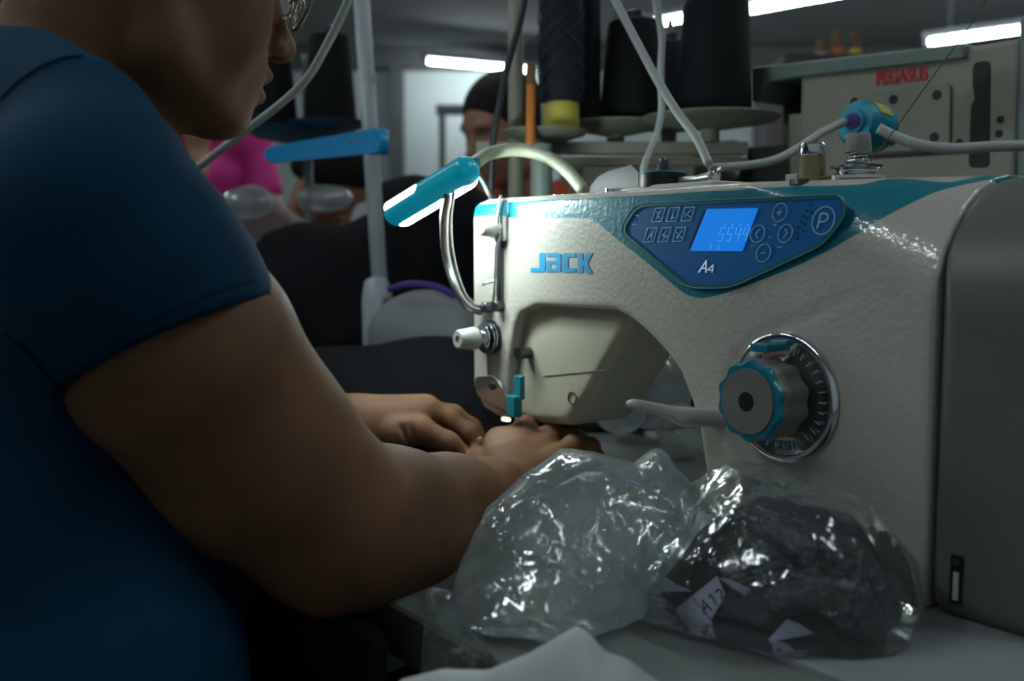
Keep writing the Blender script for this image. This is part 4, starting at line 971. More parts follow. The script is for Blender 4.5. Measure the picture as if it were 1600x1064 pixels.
fp(306, 128, 3.1, (.35, -1), .05, sk2, M['pink'], 'person in a pink v-neck top, behind the chin of the person in blue', pitch=.2, vneck=True, reach=.2)
fp(520, 282, 2.6, (.8, -.35), .22, sk2, M['blackfab'], 'dark-haired person bent low beyond the white pole and blue bracket', pitch=.9, hairlen=.02, reach=.15)
#PEOPLE_END
# ------------------------------------------------------------------ plastic bags and cloth on the table
BW = (U, W, UP)
def wob(me_o_mesh, amp, f, seed=1, amp2=0, f2=0):
    return displace(me_o_mesh, lambda x, y, z: amp*crumple(x, y, z, f, 5, seed)+(amp2*crumple(x, y, z, f2, 5, seed+9) if amp2 else 0))
def world_thing(name, me, m, label, cat, origin, group=None, kind=None, smooth=False):
    me.transform(Matrix.Translation(-Vector([float(v) for v in origin])))
    o = link(name, me, m, smooth=smooth, label=label, cat=cat, group=group, kind=kind); o.location = [float(v) for v in origin]; return o
def child(name, me, m, parent, smooth=False, **k):
    r = parent
    while r.parent: r = r.parent
    me.transform(Matrix.Translation(-Vector(r.location))); return link(name, me, m, parent, smooth=smooth, **k)
def uw(X, Y): return (X-M0[0])*U[0]+(Y-M0[1])*U[1], (X-M0[0])*W[0]+(Y-M0[1])*W[1]
def flat_sd(A, Bz, pts):      # signed distance to a polygon for scattered samples
    return poly_sd(A, Bz, pts)
def facet(G, n, dmin, dmax, seed, zlow):
    r = np.random.RandomState(seed); I = np.argwhere(G.D < 0)[::7]; Pt = np.stack([G.ax[i][I[:, i]] for i in range(3)], 1)
    for _ in range(n):
        d = r.randn(3); d /= np.linalg.norm(d)
        if d[2] < -.35: continue
        c = (Pt@d).max()-(dmin+(dmax-dmin)*r.rand()**2)
        G.apply(lambda D, X, Y, Z: np.maximum(D, (X*d[0]+Y*d[1]+Z*d[2]-c)))
# right bag, in the machine's frame
def px_poly_w(px, w): return np.array([[F(x, y, w)[0], F(x, y, w)[2]] for x, y in px])
RB = px_poly_w([(985, 1040), (955, 985), (962, 930), (1005, 872), (1075, 800), (1098, 756), (1150, 727), (1205, 733), (1262, 748), (1305, 768), (1342, 802), (1374, 845), (1398, 895), (1414, 950), (1424, 990), (1400, 1040), (1200, 1090), (1000, 1090)], -.075)
def bag_local(pts, wc, hw, infl, bulge=.05):
    def fn(X, Y, Z):
        d2 = poly_sd(X[:, 0, 0][:, None], Z[0, 0][None], pts)[:, None, :]
        d = d2+bulge*np.abs((Y-wc)/hw)**2.4-infl
        return np.maximum(d, .0035-Z+0*d).astype(np.float32)
    return fn, (pts[:, 0].min()-.01, wc-hw*1.3, 0), (pts[:, 0].max()+.01, wc+hw*1.3, pts[:, 1].max()+.01)
bagr = empty('plastic_bag', tuple(M0+U*.46-W*.08), RZ, label='clear plastic bag packed with dark garment pieces and paper labels, against the machine', cat='plastic bag')
def bl(name, me, m, parent=bagr, **k):
    me.transform(Matrix.Translation((-.46, .08, 0))); return link(name, me, m, parent, **k)
G = Grid([axis(.30, .62, .0018), axis(-.18, .02, .0018), axis(-.004, .125, .0018)]); G.op(bag_local(RB, -.078, .074, .002), pad=.03); facet(G, 60, .001, .010, 5, 0)
G.apply(lambda D, X, Y, Z: D+.0032*crumple(X, Y, Z, 75, 5, 3)+.0012*crumple(X, Y, Z, 210, 5, 8))
me = G.mesh('bag')
# keep it off the machine and on the table
for v in me.vertices: v.co.z = max(v.co.z, .0035); v.co.y = min(v.co.y, -.003)
filmr = bl('bag_film', me, M['film'])
G = Grid([axis(.30, .62, .0026), axis(-.18, .02, .0026), axis(-.004, .125, .0026)])
RC = px_poly_w([(990, 1040), (975, 985), (1000, 930), (1040, 880), (1105, 830), (1150, 790), (1185, 752), (1240, 790), (1300, 800), (1345, 840), (1375, 900), (1395, 950), (1400, 990), (1380, 1040), (1200, 1090), (1000, 1090)], -.078)
G.op(bag_local(RC, -.078, .060, -.002), pad=.03); facet(G, 50, .002, .016, 15, 0)
G.apply(lambda D, X, Y, Z: D+.0055*crumple(X, Y, Z, 70, 5, 21)+.0015*waves(X, Y, Z, 240, 5, 4))
me = G.mesh('garments')
for v in me.vertices: v.co.z = max(v.co.z, .0055)
cont = bl('garment_pieces', me, M['navy'])
G = Grid([axis(.34, .62, .0024), axis(-.18, .02, .0024), axis(.004, .125, .0024)])
RD = px_poly_w([(1120, 850), (1150, 790), (1190, 756), (1240, 795), (1262, 800), (1300, 815), (1355, 850), (1390, 930), (1398, 985), (1360, 1000), (1320, 960), (1270, 965), (1225, 945), (1195, 940), (1165, 890)], -.09)
G.op(bag_local(RD, -.092, .060, .000, .045), pad=.03); facet(G, 50, .002, .018, 12, 0)
G.apply(lambda D, X, Y, Z: D+.0060*crumple(X, Y, Z, 75, 5, 5)+.0014*crumple(X, Y, Z, 260, 4, 6))
me = G.mesh('satin'); sat = bl('satin_pieces', me, M['satin'])
from mathutils.bvhtree import BVHTree
def bvh_of(o, base):   # object below a root rotated by RZ
    Mx = Matrix.Translation(base.location) @ Matrix.Rotation(RZ, 4, 'Z'); return BVHTree.FromPolygons([(Mx @ v.co)[:] for v in o.data.vertices], [p.vertices[:] for p in o.data.polygons]), Mx
bvs = [bvh_of(o, bagr) for o in (cont, sat)]
def first_hit(px, py):
    r = Vector(ray(px, py)).normalized(); best = None
    for bv, _ in bvs:
        h = bv.ray_cast(Vector(C0), r)
        if h[0] is not None and (best is None or h[3] < best[1]): best = (h[0]-r*.0016, h[3])
    return best[0] if best else None
def drape(name, quad, m, n=12, parent=cont):
    q = [np.array(p, float) for p in quad]; V = []; ok = True; dep = []
    g = [[(q[0]*(1-a)+q[1]*a)*(1-b)+(q[3]*(1-a)+q[2]*a)*b for a in np.linspace(0, 1, n)] for b in np.linspace(0, 1, n)]
    H = [[first_hit(*p) for p in row] for row in g]
    ys = [h.y for row in H for h in row if h]; my = min(ys) if ys else .6
    c0 = None
    A = np.array([[1, g[i][j][0], g[i][j][1]] for i in range(n) for j in range(n) if H[i][j]]); bb = np.array(ys)
    sol = np.linalg.lstsq(A, bb, rcond=None)[0]; res = (A@sol-bb).max()     # a nearly flat piece of paper lying over the folds
    V = [P(p[0], p[1], (sol@[1, p[0], p[1]])-res-.0025) for row, hr_ in zip(g, H) for p, h in zip(row, hr_)]
    Mi = (Matrix.Translation(bagr.location) @ Matrix.Rotation(RZ, 4, 'Z')).inverted(); V = [Mi @ Vector(v) for v in V]
    Fc = [(i*n+j, i*n+j+1, (i+1)*n+j+1, (i+1)*n+j) for i in range(n-1) for j in range(n-1)]
    o = link(name, mesh(V, Fc), m, parent, smooth=True); s = o.modifiers.new('thick', 'SOLIDIFY'); s.thickness = .0004; return o, (sol, res)
lab, _ = drape('paper_label', [(1044, 962), (1080, 932), (1114, 973), (1080, 1006)], M['paper'])
lab2, fit = drape('paper_label', [(1080, 932), (1121, 900), (1134, 930), (1112, 968)], M['paper'])
drape('paper_label', [(1196, 1004), (1230, 967), (1250, 975), (1273, 990)], M['paper'])
drape('paper_label', [(1011, 925), (1039, 901), (1060, 915), (1082, 924)], M['paper'])
drape('paper_label', [(1124, 903), (1140, 905), (1174, 922), (1165, 931)], M['paper'])
drape('fabric_strip', [(1150, 812), (1162, 806), (1250, 868), (1240, 876)], M['navy'])
# the writing on the label
Z3 = lambda x, y: (950+x/2.924, 700+y/2.924)
def label_strokes(name, lines, wd):
    mb = MB(); sol, res = fit; Mi = (Matrix.Translation(bagr.location) @ Matrix.Rotation(RZ, 4, 'Z')).inverted()
    for ln in lines:
        Q = []
        for p in ln:
            x, y = Z3(*p); h = first_hit(x, y); Q.append(P(x, y, (sol@[1, x, y])-res-.0031))
        mb.tube([Mi @ Vector(q) for q in Q], wd, 6, 1)
    return link(name, mb.me(), M['ink'], lab2)
label_strokes('writing', [[(440, 760), (432, 696), (476, 742)], [(440, 736), (456, 716)]], .0007)
label_strokes('writing', [[(462, 684), (470, 668), (497, 715)]], .0007)
label_strokes('writing', [[(492, 660), (505, 645), (520, 652), (518, 690), (536, 672)]], .0007)

# left bag: empty, milky
LB = [(700, 990), (703, 900), (716, 842), (745, 812), (782, 786), (828, 748), (880, 722), (930, 724), (962, 731), (1000, 738), (1030, 716), (1050, 712), (1062, 738), (1085, 762), (1092, 800), (1070, 850), (1010, 900), (985, 960), (990, 1035), (880, 1060), (735, 1060)]
LBp = np.array([[P(x, y, .66)[0], P(x, y, .66)[2]-TZ] for x, y in LB])
def bag_world(pts, yc0, slope, hw, infl, bulge=.045, zmin=.004):
    def fn(X, Y, Z):
        d2 = poly_sd(X[:, 0, 0][:, None], Z[0, 0][None], pts)[:, None, :]
        yc = yc0+slope*Z; d = d2+bulge*np.abs((Y-yc)/hw)**2.4-infl
        return np.maximum(d, zmin-Z+0*d).astype(np.float32)
    return fn, (pts[:, 0].min()-.01, yc0-hw*1.5, 0), (pts[:, 0].max()+.01, yc0+slope*.12+hw*1.5, pts[:, 1].max()+.01)
org = np.array([.03, .66, TZ])
def lbag(yc0, hw, infl, amp, f, seed, bulge=.045):
    G = Grid([axis(-.09, .16, .0019), axis(.50, .80, .0019), axis(-.004, .12, .0019)]); G.op(bag_world(LBp, yc0, .45, hw, infl, bulge), pad=.03); facet(G, 60, .001, .011, seed, 0)
    G.apply(lambda D, X, Y, Z: D+amp*crumple(X, Y, Z, f, 5, seed)+amp*.42*crumple(X, Y, Z, f*2.9, 5, seed+9)); me = G.mesh('lb')
    for v in me.vertices: v.co.z = max(v.co.z, .004 if infl >= 0 else .006)
    me.transform(Matrix.Translation((0, 0, TZ))); return me
bagl = empty('plastic_bag', tuple(org), 0, label='empty crumpled milky plastic bag lying between the forearm and the full bag', cat='plastic bag')
child('bag_film', lbag(.640, .066, .001, .0042, 62, 11), M['filmd'], bagl)
child('inner_fold', lbag(.640, .044, -.012, .0075, 85, 17), M['filmd'], bagl)
# a loose wrapper hanging over the table edge
Gp = np.array([[P(x, y, .565)[0], P(x, y, .565)[2]] for x, y in [(668, 918), (706, 925), (735, 985), (790, 1050), (815, 1150), (655, 1150), (660, 1000)]])
G = Grid([axis(-.08, .03, .0022), axis(.53, .60, .0022), axis(.70, .85, .0022)])
def wrap(X, Y, Z):
    d2 = poly_sd(X[:, 0, 0][:, None], Z[0, 0][None], Gp)[:, None, :]; return (d2+.02*np.abs((Y-.565)/.014)**2).astype(np.float32)
G.op((wrap, (-.08, .53, .70), (.03, .60, .85)), pad=.02); me = G.mesh('wr'); wob(me, .003, 80, 31, .0012, 220)
world_thing('plastic_wrapper', me, M['film'], 'loose plastic wrapper hanging over the table edge beside the elbow', 'plastic wrapper', P(700, 1000, .565))
# white sheet in the foreground
Gp2 = np.array([[P(x, y, .50)[0], P(x, y, .50)[2]] for x, y in [(560, 1110), (625, 1062), (690, 1048), (760, 1050), (820, 1030), (875, 1003), (905, 990), (925, 1000), (950, 1026), (985, 1036), (1015, 1056), (1060, 1085), (1090, 1130), (560, 1130)]])
G = Grid([axis(-.1, .13, .0025), axis(.42, .58, .0025), axis(.74, .87, .0025)])
def shf(X, Y, Z):
    d2 = poly_sd(X[:, 0, 0][:, None], Z[0, 0][None], Gp2)[:, None, :]; return (d2+.03*np.abs((Y-.50-(Z-.8)*.5)/.035)**2).astype(np.float32)
G.op((shf, (-.1, .42, .74), (.13, .58, .87)), pad=.02); me = G.mesh('sh'); wob(me, .0028, 45, 41)
world_thing('paper_sheet', me, M['sheet'], 'white crumpled sheet at the bottom edge, in front of the plastic bags', 'sheet', P(850, 1060, .5))
# black cloth being sewn, and the heap beyond it
G = Grid([axis(-.62, .12, .005), axis(.92, 1.42, .005), axis(-.004, .17, .004)])
for c, r in [((-.20, 1.20, 0), (.21, .14, .125)), ((-.36, 1.14, 0), (.19, .13, .095)), ((-.13, 1.02, 0), (.16, .09, .030)), ((.0, 1.03, 0), (.10, .06, .014)), ((-.09, 1.28, 0), (.12, .08, .130))]: G.op(ell_p(c, r), .05, pad=.05)
G.apply(lambda D, X, Y, Z: np.maximum(D+.007*waves(X, Y, Z, 38, 6, 8)*np.clip(Z/.04, 0, 1)+.0035*crumple(X, Y, Z, 60, 5, 2)*np.clip(Z/.03, 0, 1), .0015-Z))
me = G.mesh('heap'); me.transform(Matrix.Translation((0, 0, TZ)))
world_thing('black_fabric', me, M['blackfab'], 'heap of black cloth being sewn, under the hands and left of the needle', 'fabric', (-.2, 1.15, TZ))
#BAGS_END
# black cloth added below the table edge to keep the lap area dark
G = Grid([axis(-.42, .38, .006), axis(-.34, -.27, .004), axis(-.40, .0, .006)])
G.apply(lambda D, X, Y, Z: np.maximum(np.maximum(np.abs(Y+.302+.010*np.sin(X*55+1.5*np.sin(X*21))*np.clip(-Z/.1, 0, 1))-.007, np.maximum(np.abs(X+.025)-.375, np.maximum(Z+.004+0*X, -.385-Z))), -1)+.002*waves(X, Y, Z, 60, 4, 6))
hc_ = tag(link('black_fabric', G.mesh('hang'), M['blackfab']), 'black cloth added below the table edge to darken the lap area', 'fabric'); hc_.location = tuple(M0); hc_.rotation_euler = (0, 0, RZ)
# ------------------------------------------------------------------ things behind the machine
def sdf_thing(name, prims, m, label, cat, origin, res=.006, k=.03, fn=None, zcut=None, group=None):
    lo = np.min([p[1] for p in prims], 0)-.04; hi = np.max([p[2] for p in prims], 0)+.04
    G = Grid([axis(lo[i], hi[i], res) for i in range(3)])
    for p in prims: G.op(p, k, pad=.03)
    if fn: G.apply(lambda D, X, Y, Z: D+fn(X, Y, Z))
    if zcut is not None: G.apply(lambda D, X, Y, Z: np.maximum(D, zcut-Z))
    return world_thing(name, G.mesh(name), m, label, cat, origin, group=group)
t2 = empty('sewing_table', tuple(M0+W*.85-UP*TZ), RZ, label='dark table in the second row, under the black garments and overlock machine', cat='table')
link('tabletop', MB().box((.1, 0, TZ-.02), (2.2, .62, .036)).me(), M['edge'], t2, bevel=.003)
for x in (-.9, 1.1): link('leg', MB().box((x, 0, .37), (.04, .5, .74)).me(), M['beam'], t2)
# black garment pile on the second table
px = [(385, 560), (388, 400), (420, 366), (470, 350), (540, 352), (585, 330), (600, 288), (650, 278), (740, 284), (790, 330), (800, 560)]
GP = np.array([[P(x, y, 1.72)[0], P(x, y, 1.72)[2]] for x, y in px]); GP[GP[:, 1] < .95, 1] = .70
G = Grid([axis(-.52, .06, .007), axis(1.5, 1.95, .007), axis(.76, 1.20, .007)])
G.op((lambda X, Y, Z: (poly_sd(X[:, 0, 0][:, None], Z[0, 0][None], GP)[:, None, :]+.08*np.abs((Y-1.72)/.16)**2.5).astype(np.float32), (-.5, 1.5, .7), (.04, 1.95, 1.2)), pad=.05)
G.apply(lambda D, X, Y, Z: np.maximum(D+.010*waves(X, Y, Z, 30, 6, 18)+.006*crumple(X, Y, Z, 34, 5, 12), TZ+.001-Z))
world_thing('garment_pile', G.mesh('pile'), M['blackfab'], 'tall pile of black garments behind the white pole, left of the lamp', 'garments', (-.2, 1.7, TZ))
# pale sack with a purple edge
ps = sdf_thing('sack', [ell_p(P(665, 500, 1.44)-UP*.02, (.085, .05, .065)), ell_p(P(720, 510, 1.44)-UP*.02, (.06, .045, .055))], M['greyp'], 'grey-white sack with a purple edge at the foot of the white pole', 'sack', tuple(P(670, 560, 1.44)), fn=lambda X, Y, Z: .006*waves(X, Y, Z, 50, 5, 3)+.009*crumple(X, Y, Z, 45, 5, 3))
child('purple_trim', MB().tube([P(608, 452, 1.40), P(640, 444, 1.385), P(680, 448, 1.385), (P(712, 462, 1.39))], .005, 8, 6).me(), M['purple'], ps, smooth=True)
# white pole with a blue bracket
pt_, pb_ = P(561, -60, 1.56), P(601, 560, 1.50)
pole = empty('thread_stand_pole', tuple(pb_), 0, label='white metal pole rising left of the lamp and carrying a blue bracket', cat='pole')
child('pole', MB().lathe([(.0122, 0), (.0122, float(np.linalg.norm(pt_-pb_)))], pb_, pt_-pb_, 24).me(), M['pole'], pole, smooth=True)
child('pole_base', MB().tube([P(588, 440, 1.51), P(590, 470, 1.5), P(592, 560, 1.50)], [.018, .024, .024], 20, 3).me(), M['pole'], pole, smooth=True)
for y in (125, 165): child('bolt', MB().lathe([(0, 0), (.006, 0), (.006, .008), (0, .008)], P(578, y, 1.54), (1, -1, .1), 12).me(), M['steel'], pole)
a, b = P(590, 222, 1.50), P(418, 245, 1.46); d = (b-a)/np.linalg.norm(b-a); nv = np.cross(d, [0, 1, 0]); nv = nv/np.linalg.norm(nv)
mb = MB(); mb.prism([a-d*.002+nv*.0165, a+d*.02+nv*.0175, b-d*.012+nv*.0125, b+nv*.008, b-nv*.008, b-d*.012-nv*.0120, a+d*.02-nv*.0170, a-d*.002-nv*.0165], (0, .004, 0)); mb.V = [(v[0], v[1]-.018, v[2]) for v in mb.V]
br = child('blue_bracket', mb.me(), M['bracket'], pole, bevel=.0015)
child('bracket_collar', MB().lathe([(.0125, -.0165), (.0165, -.0165), (.0165, .0165), (.0125, .0165)], a, pt_-pb_, 28).me(), M['bracket'], br, smooth=True)
child('rivet', MB().lathe([(0, 0), (.0035, 0), (.003, .0015), (0, .002)], P(552, 223, 1.49)-np.array([0, .018, 0]), (0, -1, 0), 14).me(), M['amber'], br)
# hanging cables
def cable(name, pts, r, m, label, cat='cable'):
    Q = [P(*p) for p in pts]; return world_thing(name, MB().tube(Q, r, 10, 8).me(), m, label, cat, Q[-1], smooth=True)
cable('cable', [(566, -60, 1.0), (540, 10, 1.02), (515, 62, 1.04), (480, 122, 1.06), (435, 165, 1.08), (380, 207, 1.1), (322, 252, 1.12), (270, 300, 1.14), (255, 420, 1.15)], .0044, M['cable'], 'grey cable hanging from the top edge, passing beside the chin of the person in blue')
cable('cable', [(940, -40, 1.02), (965, 8, 1.01), (1000, 75, .98), (1030, 130, .95), (1060, 178, .93), (1088, 215, .91), (1108, 257, .895)], .0041, M['cable'], 'thick pale cable slanting down to the bobbin winder on top of the machine')
cable('cable', [(1018, -40, 1.12), (1026, 10, 1.12), (1034, 60, 1.12), (1032, 120, 1.12), (1034, 170, 1.12), (1026, 210, 1.10), (1008, 256, 1.06), (1000, 300, 1.05)], .0040, M['cable'], 'pale cable hanging straight down in front of the black thread cones')
cable('cable', [(1110, 262, .93), (1160, 259, .95), (1210, 250, .97), (1250, 230, .99), (1285, 207, 1.01), (1320, 190, 1.03)], .0042, M['cable'], 'pale cable running from behind the bobbin winder to the teal float')
cable('cable', [(1372, 200, .985), (1400, 214, .98), (1440, 227, .97), (1490, 232, .96), (1550, 229, .95), (1640, 226, .94)], .0052, M['cable'], 'pale cable running from the teal float to the right edge')
cable('cable', [(824, -30, 1.20), (816, 20, 1.20), (802, 70, 1.20), (790, 115, 1.20), (780, 165, 1.20), (772, 210, 1.20), (768, 262, 1.20), (766, 330, 1.20)], .0042, M['blackcable'], 'black cable hanging beside the beige post of the thread stand')
cable('thread', [(1560, -30, .93), (1536, 8, .92), (1512, 45, .91), (1450, 130, .89), (1396, 205, .87), (1352, 262, .80)], .00042, M['grille'], 'single dark thread crossing in front of the overlock machine', 'thread')
# teal float on the cable
fc = P(1332, 190, 1.03); fd = np.array([-.80, -.60, .10])
fl = empty('cable_housing', tuple(fc), 0, label='teal cylindrical cable housing with a yellow sticker', cat='housing')
child('shell', smooth_angle(MB().lathe([(0, .0), (.012, .0), (.013, -.004), (.020, -.0045), (.0235, -.009), (.0240, -.045), (.020, -.052), (0, -.054)], fc, fd, 36).me()), M['tealf'], fl)
child('socket', MB().lathe([(0, .0), (.0085, .0), (.0085, .0015), (0, .0015)], fc, fd, 24).me(), M['purple'], fl)
fn_ = np.array([.28, -.5, .82]); fn_ -= fd*(fn_@fd)/(fd@fd); fn_ /= np.linalg.norm(fn_); fs = np.cross(fd/np.linalg.norm(fd), fn_)
mb = MB(); n = 8; V = []; Fc = []
for i in range(n+1):
    t = -.55+1.1*i/n
    for s_ in (-.014, -.036): V.append(fc+fd*s_+(fn_*math.cos(t)+fs*math.sin(t))*.0245)
Fc = [(2*i, 2*i+1, 2*i+3, 2*i+2) for i in range(n)]; st_ = child('sticker', mesh(V, Fc), M['ystick'], fl); st_.modifiers.new('s', 'SOLIDIFY').thickness = .0004

# ---- thread stand behind the machine
base = np.array([P(806, 200, 1.34)[0], P(806, 200, 1.34)[1], TZ])
ts = empty('thread_stand', tuple(base), 0, label='beige thread stand with round spool trays behind the machine head', cat='thread stand')
def zl(prof, c, n=28): return MB().lathe(prof, c, (0, 0, 1), n).me()
child('post', zl([(.0102, 0), (.0102, .95)], base), M['post'], ts, smooth=True)
z1 = P(1000, 232, 1.34)[2]
child('cross_bar', MB().box((P(955, 232, 1.34)[0], 1.34, z1), (.36, .022, .016)).me(), M['post'], ts, bevel=.002)
child('cross_bar', MB().box((P(1000, 243, 1.38)[0], 1.40, z1-.012), (.30, .02, .012)).me(), M['post'], ts, bevel=.002)
gp = P(846, 300, 1.24); zt = P(846, 225, 1.24)[2]
child('holder_tube', zl([(.0135, TZ-zt), (.0135, -.02), (.0125, -.015), (.0125, 0), (.006, 0)], (gp[0], gp[1], zt)), M['postg'], ts, smooth=True)
cones = [ # px, base y, Y, base r, top r, height, kind
 (1116, 184, 1.30, .047, .041, .148), (990, 190, 1.38, .047, .036, .134), (1046, 186, 1.52, .042, .034, .112)]
trays = [(1110, 190, 1.30, .089), (962, 200, 1.38, .072), (850, 212, 1.30, .056), (1045, 196, 1.52, .07)]
for px_, py_, Y_, r_ in trays:
    c = P(px_, py_, Y_)
    tr = child('spool_tray', smooth_angle(zl([(0, -.010), (.02, -.010), (r_*.93, .0), (r_, .004), (r_*.985, .006), (r_*.9, .003), (.02, -.005), (0, -.005)], c, 48)), M['tray'], ts)
    child('spool_pin', zl([(.004, .0), (.004, .16)], (c[0], c[1], c[2]-.005), 10), M['post'], tr)
    child('tray_nut', zl([(0, -.026), (.012, -.026), (.012, -.010), (0, -.010)], c, 16), M['tray'], tr)
def spool_cone(px_, py_, Y_, rb, rt, h, label, m=M['thread'], core=M['black'], group=None):
    c = P(px_, py_, Y_); e = empty('thread_cone', tuple(c), 0, label=label, cat='thread cone', group=group)
    child('wound_thread', smooth_angle(zl([(.01, .003), (rb*.97, .003), (rb, .008), (rt*1.03, h-.012), (rt*.97, h-.003), (rt*.8, h), (.012, h)], c, 40)), m, e)
    child('core', smooth_angle(zl([(0, .0), (.018, .0), (.012, h+.012), (.009, h+.014), (0, h+.014)], c, 24)), core, e)
    return e
spool_cone(*cones[0], 'largest black thread cone, on the widest tray in front of the overlock machine')
spool_cone(*cones[1], 'black tapered thread cone left of the largest cone, behind the slanting cable')
spool_cone(*cones[2], 'black thread cone half hidden between the two nearer black cones', M['thread2'])
# the tall cone in its net, on a yellow core
c = P(877, 203, 1.30); nc = empty('thread_cone', tuple(c), 0, label='tall dark thread cone in a net sleeve with a yellow core below', cat='thread cone')
child('yellow_core', smooth_angle(zl([(0, 0), (.0235, 0), (.0228, .036), (0, .036)], c)), M['yellow'], nc)
child('wound_thread', smooth_angle(zl([(0, .034), (.026, .034), (.0285, .045), (.026, .20), (.012, .21), (0, .21)], c, 36)), M['thread2'], nc)
for s_ in (-1, 1):
    for k in range(7):
        child('net_cord', MB().tube([(c[0]+.0295*math.cos(s_*t+k*.9), c[1]+.0295*math.sin(s_*t+k*.9), c[2]+.036+.026*t) for t in np.linspace(0, 6.2, 28)], .0009, 5, 1).me(), M['net'], nc)
spool_cone(914, 196, 1.36, .021, .019, .22, 'slim black thread cone directly behind the net-covered cone', M['thread'])
cp = P(829, 222, 1.24); pcl = empty('marking_pencil', tuple(cp), 0, label='orange rod with a brown tip standing upright beside the beige post', cat='pencil')
child('pencil_body', zl([(.0055, -.02), (.0062, .0), (.0055, .068), (.0055, .0695)], cp, 12), M['orange'], pcl, smooth=True)
child('pencil_end', zl([(.0058, .0690), (.0058, .088), (.0045, .0935), (0, .0935)], cp, 12), M['brown'], pcl, smooth=True)
# ---- a further machine behind the stand
WQ = .78; om = empty('sewing_machine', tuple(M0+W*WQ+U*.3), RZ, label='grey-beige machine under the spool trays, behind the thread stand', cat='sewing machine')
def omp(px, w, th, name, m, bevel=None):
    A = [F(x, y, WQ) for x, y in px]; return link(name, MB().prism([(a[0]-.3, w, a[2]) for a in A], (0, th, 0)).me(), m, om, bevel=bevel)
a0 = F(872, 246, WQ); a1 = F(1238, 224, WQ)
link('body', MB().prism([(a0[0]-.3, 0, .02), (a1[0]-.3, 0, .02), (a1[0]-.3, 0, a1[2]), (a0[0]-.3, 0, a0[2])], (0, .14, 0)).me(), M['pegplate'], om, bevel=.012)
link('base', MB().box(((a0[0]+a1[0])/2-.3, .05, .011), (a1[0]-a0[0]+.06, .22, .018)).me(), M['pegtop'], om, bevel=.004)
omp([(1090, 236), (1236, 226), (1240, 300), (1090, 300)], -.012, .01, 'dark_panel', M['grille'], .002)
q = F(1150, 262, WQ); link('handwheel', smooth_angle(MB().lathe([(0, -.05), (.03, -.05), (.045, -.04), (.048, -.02), (.02, -.012), (0, -.012)], (q[0]-.3, 0, q[2]), (0, 1, 0), 32).me()), M['darksteel'], om)
for x in (905, 985, 1045):
    q = F(x, 262, WQ); link('knob', smooth_angle(MB().lathe([(0, -.02), (.010, -.018), (.012, 0), (0, 0)], (q[0]-.3, 0, q[2]), (0, 1, 0), 16).me()), M['post'], om)
# ---- thread stand at the far left, partly behind the face
cb = P(478, 222, 1.95)
ts2 = empty('thread_stand', (cb[0], cb[1], TZ), 0, label='blue-grey thread stand between the face and the blue bracket', cat='thread stand')
child('post', zl([(.009, 0), (.009, .62)], (cb[0], cb[1]+.02, TZ)), M['postg'], ts2, smooth=True)
for px_, py_, r_ in ((425, 205, .075), (515, 197, .085), (470, 215, .09)):
    c = P(px_, py_, 1.95 if r_ != .09 else 1.86)
    child('spool_tray', smooth_angle(zl([(0, -.012), (.02, -.012), (r_*.93, .0), (r_, .006), (r_*.9, .005), (0, -.004)], c, 40)), M['bluegrey'], ts2)
spool_cone(428, 202, 1.95, .046, .034, .16, 'black thread cone nearest the mouth of the person in blue', M['thread'])
spool_cone(517, 194, 1.95, .05, .038, .17, 'black thread cone just left of the white pole, above the blue bracket', M['thread'])
# pink-white bundle and clear domes
sdf_thing('cloth_bundle', [ell_p(P(395, 345, 2.0), (.06, .06, .07)), ell_p(P(430, 385, 2.0), (.08, .06, .07)), ell_p(P(400, 430, 2.0), (.09, .06, .10))], mat('pale_pink_cloth', lin(.26, .19, .19), .9), 'pale pink cloth bundle under the pink top', 'cloth', tuple(P(410, 480, 2.0)), fn=lambda X, Y, Z: .008*waves(X, Y, Z, 40, 5, 31))
sdf_thing('plastic_dome', [ell_p(P(385, 318, 1.92), (.052, .05, .030))], M['film_bg'], 'cloudy plastic dome on the pale pink bundle', 'plastic cover', tuple(P(385, 335, 1.92)))
sdf_thing('plastic_dome', [ell_p(P(508, 310, 1.95), (.055, .05, .026))], M['film_bg'], 'cloudy plastic dome in front of the bent dark head', 'plastic cover', tuple(P(508, 325, 1.95)))
# crumpled bags seen through the throat of the machine
sdf_thing('dark_bundle', [ell_p(P(1010, 610, 1.36), (.11, .07, .085)), ell_p(P(1060, 570, 1.42), (.10, .07, .10)), ell_p(P(940, 640, 1.36), (.06, .06, .06))], M['navy'], 'dark bundle of cloth seen through the arch of the machine', 'cloth', tuple(P(1010, 690, 1.36)), fn=lambda X, Y, Z: .006*crumple(X, Y, Z, 60, 5, 7), zcut=TZ+.001)
for i, (x, y, Y_, r, lb) in enumerate([(962, 622, 1.22, (.030, .025, .028), 'small crumpled clear bag seen through the arch, nearest the needle guard'), (1020, 598, 1.24, (.040, .03, .045), 'crumpled clear bag filling the middle of the arch'), (1062, 660, 1.14, (.024, .02, .022), 'crumpled clear bag low beside the column, behind the lever')]):
    sdf_thing('plastic_bag', [ell_p(P(x, y, Y_), r), ell_p(P(x+8, y+25, Y_), (r[0]*.9, r[1], r[2]*.8))], M['film_bg'], lb, 'plastic bag', tuple(P(x, y+40, Y_)), res=.003, fn=lambda X, Y, Z: .004*crumple(X, Y, Z, 90, 5, 13+i), zcut=TZ+.001)

